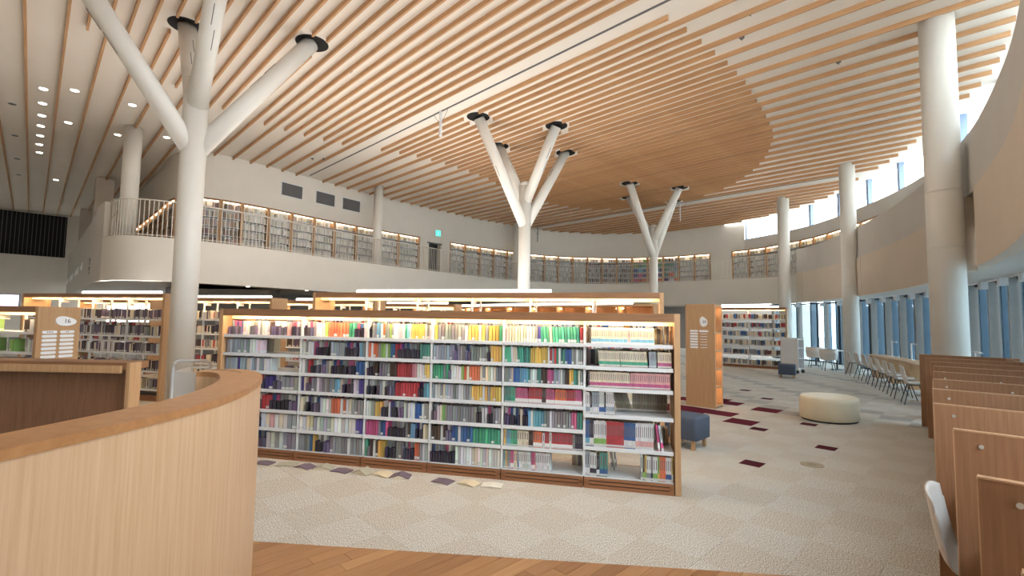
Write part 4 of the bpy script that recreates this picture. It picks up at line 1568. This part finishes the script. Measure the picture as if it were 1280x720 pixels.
# ------------------------------------------------------------------ bench, ottoman, cube seat
def soft_box(b, x0, y0, z0, x1, y1, z1, r, n=4, mi=0):
    """box with rounded vertical corners and rounded top edge"""
    def ring(ins, z):
        out = []
        rr = max(r - ins, .004)
        for cx, cy, a0 in ((x1 - r, y1 - r, 0), (x0 + r, y1 - r, PI / 2), (x0 + r, y0 + r, PI), (x1 - r, y0 + r, 1.5 * PI)):
            for i in range(n + 1):
                a = a0 + PI / 2 * i / n
                out.append((cx + math.cos(a) * rr, cy + math.sin(a) * rr, z))
        return out
    rings = [ring(0.006, z0), ring(0, z0 + .01), ring(0, z1 - r * .8)]
    for i in range(1, 5):
        a = PI / 2 * i / 4
        rings.append(ring(r * .8 * (1 - math.cos(a)), z1 - r * .8 + math.sin(a) * r * .8))
    k = len(rings[0])
    vs = [p for g in rings for p in g]
    fs = []
    for i in range(len(rings) - 1):
        for j in range(k):
            fs.append((i * k + j, i * k + (j + 1) % k, (i + 1) * k + (j + 1) % k, (i + 1) * k + j))
    fs += [tuple(range(k - 1, -1, -1)), tuple((len(rings) - 1) * k + j for j in range(k))]
    b.add(vs, fs, mi)


bn = thing('bench', xy(6.22, 2.78) + (0,), PI / 4, 'blue grey upholstered bench with wooden legs behind the low bookcase', 'bench')
b = MB(); soft_box(b, 0, 0, .13, .46, .46, .43, .05); b.build('seat', M['blue_fabric'], bn, True)
for x, y in ((.06, .07), (.40, .07), (.06, .40), (.40, .40)):
    b = MB(); b.box(x - .022, y - .022, 0, x + .022, y + .022, .135); b.build('leg', M['oak_panel'], bn)
ot = thing('round_ottoman', xy(10.2, 2.10) + (0,), PI / 4, 'round cream leather ottoman on the open carpet', 'ottoman')
b = MB()
rings = []
for z, k in ((.03, .97), (.05, 1), (.34, 1), (.385, .985), (.405, .95), (.415, .88), (.42, .6)):
    rg = []
    for i in range(48):
        a = 2 * PI * i / 48
        rr = 1 + .07 * math.cos(a - 2.6) + .04 * math.cos(2 * a + .6)
        rg.append((math.cos(a) * .50 * rr * k, math.sin(a) * .46 * rr * k, z))
    rings.append(rg)
vs = [p for g in rings for p in g]
fs = []
for i in range(len(rings) - 1):
    for j in range(48):
        fs.append((i * 48 + j, i * 48 + (j + 1) % 48, (i + 1) * 48 + (j + 1) % 48, (i + 1) * 48 + j))
fs.append(tuple((len(rings) - 1) * 48 + j for j in range(48)))
b.add(vs, fs)
b.build('cushion', M['leather'], ot, True)
b = MB()
b.prism([(p[0] * .97, p[1] * .97) for p in rings[0]], 0, .04)
b.build('base', M['dark'], ot)
cs = thing('cube_seat', xy(17.05, 4.65) + (0,), PI / 4 + .2, 'small blue grey cube stool in front of the white display rack', 'stool')
b = MB(); soft_box(b, -.24, -.24, .10, .24, .24, .42, .04); b.build('seat', M['blue_fabric'], cs, True)
for x, y in ((-.18, -.18), (.18, -.18), (-.18, .18), (.18, .18)):
    b = MB(); b.box(x - .02, y - .02, 0, x + .02, y + .02, .105); b.build('leg', M['oak_panel'], cs)
# white display rack
dr = thing('display_rack', xy(18.6, 5.0) + (0,), PI / 4 - .1, 'white display rack on casters right of the lit white bookcase', 'rack')
b = MB(); b.box(0, -.28, .12, .03, .28, 1.2); b.build('side_panel', M['white'], dr)
b = MB(); b.box(.5, -.28, .12, .53, .28, 1.2); b.build('side_panel', M['white'], dr)
for z in (.15, .5, .85, 1.15):
    b = MB(); b.box(.03, -.27, z, .5, .27, z + .02); b.build('shelf', M['white'], dr)
for x, y in ((.02, -.24), (.02, .24), (.5, -.24), (.5, .24)):
    b = MB(); b.tube((x - .015, y, .055), (x + .015, y, .055), .055, n=12); b.box(x - .008, y - .02, .05, x + .008, y + .02, .13); b.build('caster', M['dark'], dr)

# ------------------------------------------------------------------ chairs
def shell_mesh(W=.45):
    prof = [(.22, .455), (.17, .45), (.05, .44), (-.08, .435), (-.15, .45), (-.19, .50), (-.215, .60), (-.235, .72), (-.25, .82)]
    prof = spline(prof, 3)
    b = MB()
    nx = 8
    n = len(prof)
    top, bot = [], []
    for i, p in enumerate(prof):
        f = i / (n - 1)
        ww = W * (1 - .12 * max(0, (f - .7) / .3))
        for j in range(nx + 1):
            u = -1 + 2 * j / nx
            side = abs(u) ** 3 * .035
            x = u * ww / 2
            # seat edge turns up, back edge turns forward
            k = min(1, max(0, (f - .4) / .25))
            y = p.x + side * k
            z = p.y + side * (1 - k)
            if f > .9:
                z -= abs(u) ** 3 * .03
            top.append((x, y, z))
    for (x, y, z), i in zip(top, range(len(top))):
        f = (i // (nx + 1)) / (n - 1)
        k = min(1, max(0, (f - .4) / .25))
        bot.append((x, y - .012 * k, z - .012 * (1 - k)))
    N = len(top)
    fs = []
    for i in range(n - 1):
        for j in range(nx):
            a = i * (nx + 1) + j
            fs.append((a, a + 1, a + nx + 2, a + nx + 1))
            fs.append((N + a + nx + 1, N + a + nx + 2, N + a + 1, N + a))
    for i in range(n - 1):
        for j in (0, nx):
            a = i * (nx + 1) + j
            q = (a, a + nx + 1, N + a + nx + 1, N + a)
            fs.append(q if j == 0 else q[::-1])
    for j in range(nx):
        fs.append((j, N + j, N + j + 1, j + 1))
        a = (n - 1) * (nx + 1) + j
        fs.append((a, a + 1, N + a + 1, N + a))
    b.add(top + bot, fs)
    return b.mesh('shell', [M['shell']], True)


SHELL = shell_mesh()
LEGS = []
for sx, sy in ((-1, 1), (1, 1), (-1, -1), (1, -1)):
    b = MB()
    b.tube((sx * .13, sy * .10 - .02, .43), (sx * .23, sy * .21 - .02, 0), .011, .009, n=7)
    LEGS.append(b.mesh('leg', [M['dark']]))
b = MB()
b.box(-.14, -.13, .415, .14, .09, .43)
MOUNT = b.mesh('seat_mount', [M['dark']])


def chair(x, y, face, label, group=None):
    """face: direction the sitter looks"""
    rz = math.atan2(face.y, face.x) - PI / 2
    t = thing('shell_chair', (x, y, 0), rz, label, 'chair', group)
    put('shell', SHELL, t)
    put('seat_mount', MOUNT, t)
    for m in LEGS:
        put('leg', m, t)
    return t


NTH = ['nearest', 'second nearest', 'third nearest', 'fourth nearest', 'fifth from the carrels', 'third farthest', 'second farthest', 'farthest']
for i, (w, s) in enumerate(((13.5, 1.46), (14.35, 1.74), (15.15, 1.98), (15.95, 2.24), (16.75, 2.52), (17.65, 2.80), (18.5, 3.12), (19.5, 3.52))):
    a = EDGE.arc_near(w, interp([(13, .5), (14.9, 1.0), (17.3, 1.85), (19.9, 3.0), (22, 4.1)], w))
    o = EDGE.out(a)
    p = Vector(xy(w, s)) + o * .25
    chair(p.x, p.y, o, 'white shell chair with black legs at the window counter, %s' % NTH[i], 'chairs along the window counter')
f = Vector(xy(0, -1))
p = Vector(xy(3.52, .03))
chair(p.x, p.y, f, 'white shell chair pulled up inside the near study carrel', None)

# window counter
wc = thing('window_counter', xy(17.3, 1.3) + (0,), 0, 'long wooden counter along the right windows', 'counter')
WI = wc.matrix_world.inverted()
a0, a1 = EDGE.arc_near(19.75, 2.95), EDGE.arc_near(12.6, .4)
cl = lambda a, b_, off: [Vector((q.x - wc.location.x, q.y - wc.location.y)) for q in EDGE.seg(a, b_, off)]
b = MB(); b.ribbon(cl(a0, a1, -.10), cl(a0, a1, .40), .70, .735); b.build('counter_top', M['carrel_edge'], wc)
na = 5
for i in range(na + 1):
    a = a0 + .1 + (a1 - a0 - .5) * i / na
    b = MB(); b.ribbon(cl(a, a + .34, .0), cl(a, a + .34, .34), 0, .70); b.build('pedestal', M['oak_panel'], wc)
for i in range(5):
    a = a0 + 1.0 + (a1 - a0 - 1.6) * i / 4
    p = EDGE.at(a) + EDGE.out(a) * .28
    tt = EDGE.tan(a)
    t = thing('desk_lamp', (p.x, p.y, .735), math.atan2(tt.y, tt.x), 'white slim desk lamp on the window counter, %s' % ['farthest', 'second farthest', 'middle one', 'second nearest', 'nearest'][i], 'lamp', 'desk lamps on the window counter')
    b = MB(); b.tube((0, 0, 0), (0, 0, .012), .07, n=16); b.build('base', M['white'], t)
    b = MB(); b.tube((0, 0, .01), (0, 0, .46), .02 if i % 2 else .012, n=8); b.build('stem', M['white'], t)
    b = MB(); b.box(-.02, -.02, .45, .36, .02, .468); b.build('arm', M['white'], t)
    b = MB(); b.box(.2, -.03, .442, .37, .03, .452); b.build('lamp_head', M['white'], t)

# tub chairs and tables in the far right corner
def tub(w, s, rz, label):
    x, y = xy(w, s)
    t = thing('tub_chair', (x, y, 0), rz, label, 'chair', 'white tub chairs in the window corner')
    b = MB()
    n = 20
    vi = []
    for z, r in ((.42, .26), (.60, .29), (.80, .30)):
        for k, rr in enumerate((r, r - .03)):
            for i in range(n + 1):
                a = PI * .05 + PI * 1.35 * i / n - PI * .175 + PI * .5 - PI * .5
                vi.append((math.cos(a) * rr, math.sin(a) * rr * .95, z))
    m_ = n + 1
    fs = []
    for l in range(2):
        for i in range(n):
            a, c = l * 2 * m_ + i, (l + 1) * 2 * m_ + i
            fs.append((a, a + 1, c + 1, c))
            a, c = a + m_, c + m_
            fs.append((c, c + 1, a + 1, a))
    for i in range(n):
        a = 4 * m_ + i
        fs.append((a, a + 1, a + m_ + 1, a + m_))
    for l in range(2):
        for i in (0, n):
            a, c = l * 2 * m_ + i, (l + 1) * 2 * m_ + i
            fs.append((a, c, c + m_, a + m_))
    b.add(vi, fs)
    b.build('backrest', M['shell'], t, True)
    b = MB(); b.tube((0, 0, .40), (0, 0, .46), .25, .255, n=24); b.build('seat', M['shell'], t)
    for i in range(4):
        a = PI / 4 + i * PI / 2
        b = MB(); b.tube((math.cos(a) * .16, math.sin(a) * .16, .40), (math.cos(a) * .25, math.sin(a) * .25, 0), .012, n=6); b.build('leg', M['dark'], t)


tub(21.9, 5.0, PI * .9, 'white tub chair in the window corner, in the middle')
tub(22.9, 6.0, PI * .9, 'white tub chair in the window corner, leftmost one')
tub(20.8, 4.3, PI * .9, 'white tub chair in the window corner, beside the column')
tub(22.15, 5.75, PI * .4, 'white tub chair in the window corner, behind the round table')
for w, s, lb in ((23.0, 5.2, 'left'), (21.6, 4.2, 'right')):
    x, y = xy(w, s)
    t = thing('round_table', (x, y, 0), 0, 'small white round table among the tub chairs, %s one' % lb, 'table')
    b = MB(); b.tube((0, 0, .70), (0, 0, .725), .36, n=28); b.build('table_top', M['shell'], t)
    b = MB(); b.tube((0, 0, .02), (0, 0, .70), .03, n=10); b.build('post', M['dark'], t)
    b = MB(); b.tube((0, 0, 0), (0, 0, .02), .22, n=20); b.build('foot', M['dark'], t)

# ------------------------------------------------------------------ study carrels at the right
HP = 1.2
CAR = [(1.62, -.03), (2.16, .05), (3.07, .145), (3.99, .275), (4.92, .34), (5.85, .40), (6.8, .46), (7.74, .52), (8.67, .61), (9.7, .74), (10.75, .90)]
ORDC = ['nearest', 'second nearest', 'third nearest', 'fourth nearest', 'fifth nearest', 'fifth farthest', 'fourth farthest', 'third farthest', 'second farthest', 'farthest']
NCAR = len(CAR) - 1
for i in range(NCAR):
    w, s = CAR[i]
    x, y = xy(w, s)
    t = thing('study_carrel', (x, y, 0), PI / 4, '%s wooden study carrel of the row along the right windows' % ORDC[i], 'carrel', 'study carrels at the right')
    dp = 1.02
    h = HP if i else 1.12
    pm = 'carrel' if i else 'carrel_edge'
    ends = [(0, 0)] if i < NCAR - 1 else [(0, 0), (CAR[-1][0] - w, CAR[-1][1] - s)]
    for ex, ey in ends:
        b = MB(); b.box(ex, -dp, 0, ex + .03, ey, h); pt = b.build('partition', M[pm], t)
        b = MB(); b.box(ex - .002, -dp, h, ex + .032, ey + .002, h + .006); b.box(ex - .002, ey, 0, ex + .032, ey + .004, h); b.build('edge_highlight', M['carrel_edge'], pt)  # lighter strips paint the highlight along the partition edges
        for yy, zz in ((-.09, h - .06), (-.50, h - .065), (-.92, h - .06), (-.09, h - .38), (-.09, h - .72)):
            b = MB(); b.tube((ex - .006, ey + yy, zz), (ex, ey + yy, zz), .009, n=12); b.build('screw', M['steel'], pt)
    w2, ds = CAR[i + 1][0] - w, CAR[i + 1][1] - s
    b = MB()
    b.add([(.031, -dp + .02, .70), (w2 - .012, -dp + .02, .70), (w2 - .012, -.16 + ds, .70), (.031, -.16, .70),
           (.031, -dp + .02, .73), (w2 - .012, -dp + .02, .73), (w2 - .012, -.16 + ds, .73), (.031, -.16, .73)],
          [(0, 3, 2, 1), (4, 5, 6, 7), (0, 1, 5, 4), (1, 2, 6, 5), (2, 3, 7, 6), (3, 0, 4, 7)])
    b.build('desk_top', M['carrel_edge'], t)
    b = MB()
    b.add([(.0, -dp - .03, 0), (w2 - .001, -dp - .03 + ds, 0), (w2 - .001, -dp + ds - .001, 0), (.0, -dp - .001, 0),
           (.0, -dp - .03, h), (w2 - .001, -dp - .03 + ds, h), (w2 - .001, -dp + ds - .001, h), (.0, -dp - .001, h)],
          [(0, 3, 2, 1), (4, 5, 6, 7), (0, 1, 5, 4), (1, 2, 6, 5), (2, 3, 7, 6), (3, 0, 4, 7)])
    b.build('back_board', M['carrel'], t)

# downlights in the soffit under the gallery
for i, (w, off) in enumerate(((4.2, .9), (5.6, 1.3), (6.6, .9), (7.9, 1.2), (9.2, .9), (12.0, 1.2))):
    a = EDGE.arc_near(w, interp([(3.6, 17.15), (6.3, 17.5), (10.3, 18.4), (12.3, 18.65)], w))
    p = EDGE.at(a) + EDGE.out(a) * off
    t = thing('downlight', (p.x, p.y, 2.72), 0, 'small glowing downlight in the soffit under the gallery, %s from left' % ORD[i], 'light', 'downlights under the gallery')
    b = MB(); b.tube((0, 0, -.01), (0, 0, 0), .07, n=14); b.build('rim', M['white'], t)
    b = MB(); b.tube((0, 0, -.014), (0, 0, -.01), .058, n=14); b.build('lens', M['down'], t)

# screens behind the far left cases
t = thing('wall_monitor', (-14.75, 13.7, 0), math.radians(45), 'bright wide monitor at the far left edge behind the bookcases', 'screen')
b = MB(); b.box(-.5, 0, 1.83, .5, .05, 2.2); b.build('housing', M['dark'], t)
b = MB(); b.box(-.48, -.006, 1.85, .48, 0, 2.18); b.build('display', M['screen'], t)
b = MB(); b.box(-.05, .05, 0, .05, .12, 1.9); b.box(-.3, -.1, 0, .3, .3, .03); b.build('stand', M['dark'], t)
print('individual books', n_ind, 'planks', n_pl)
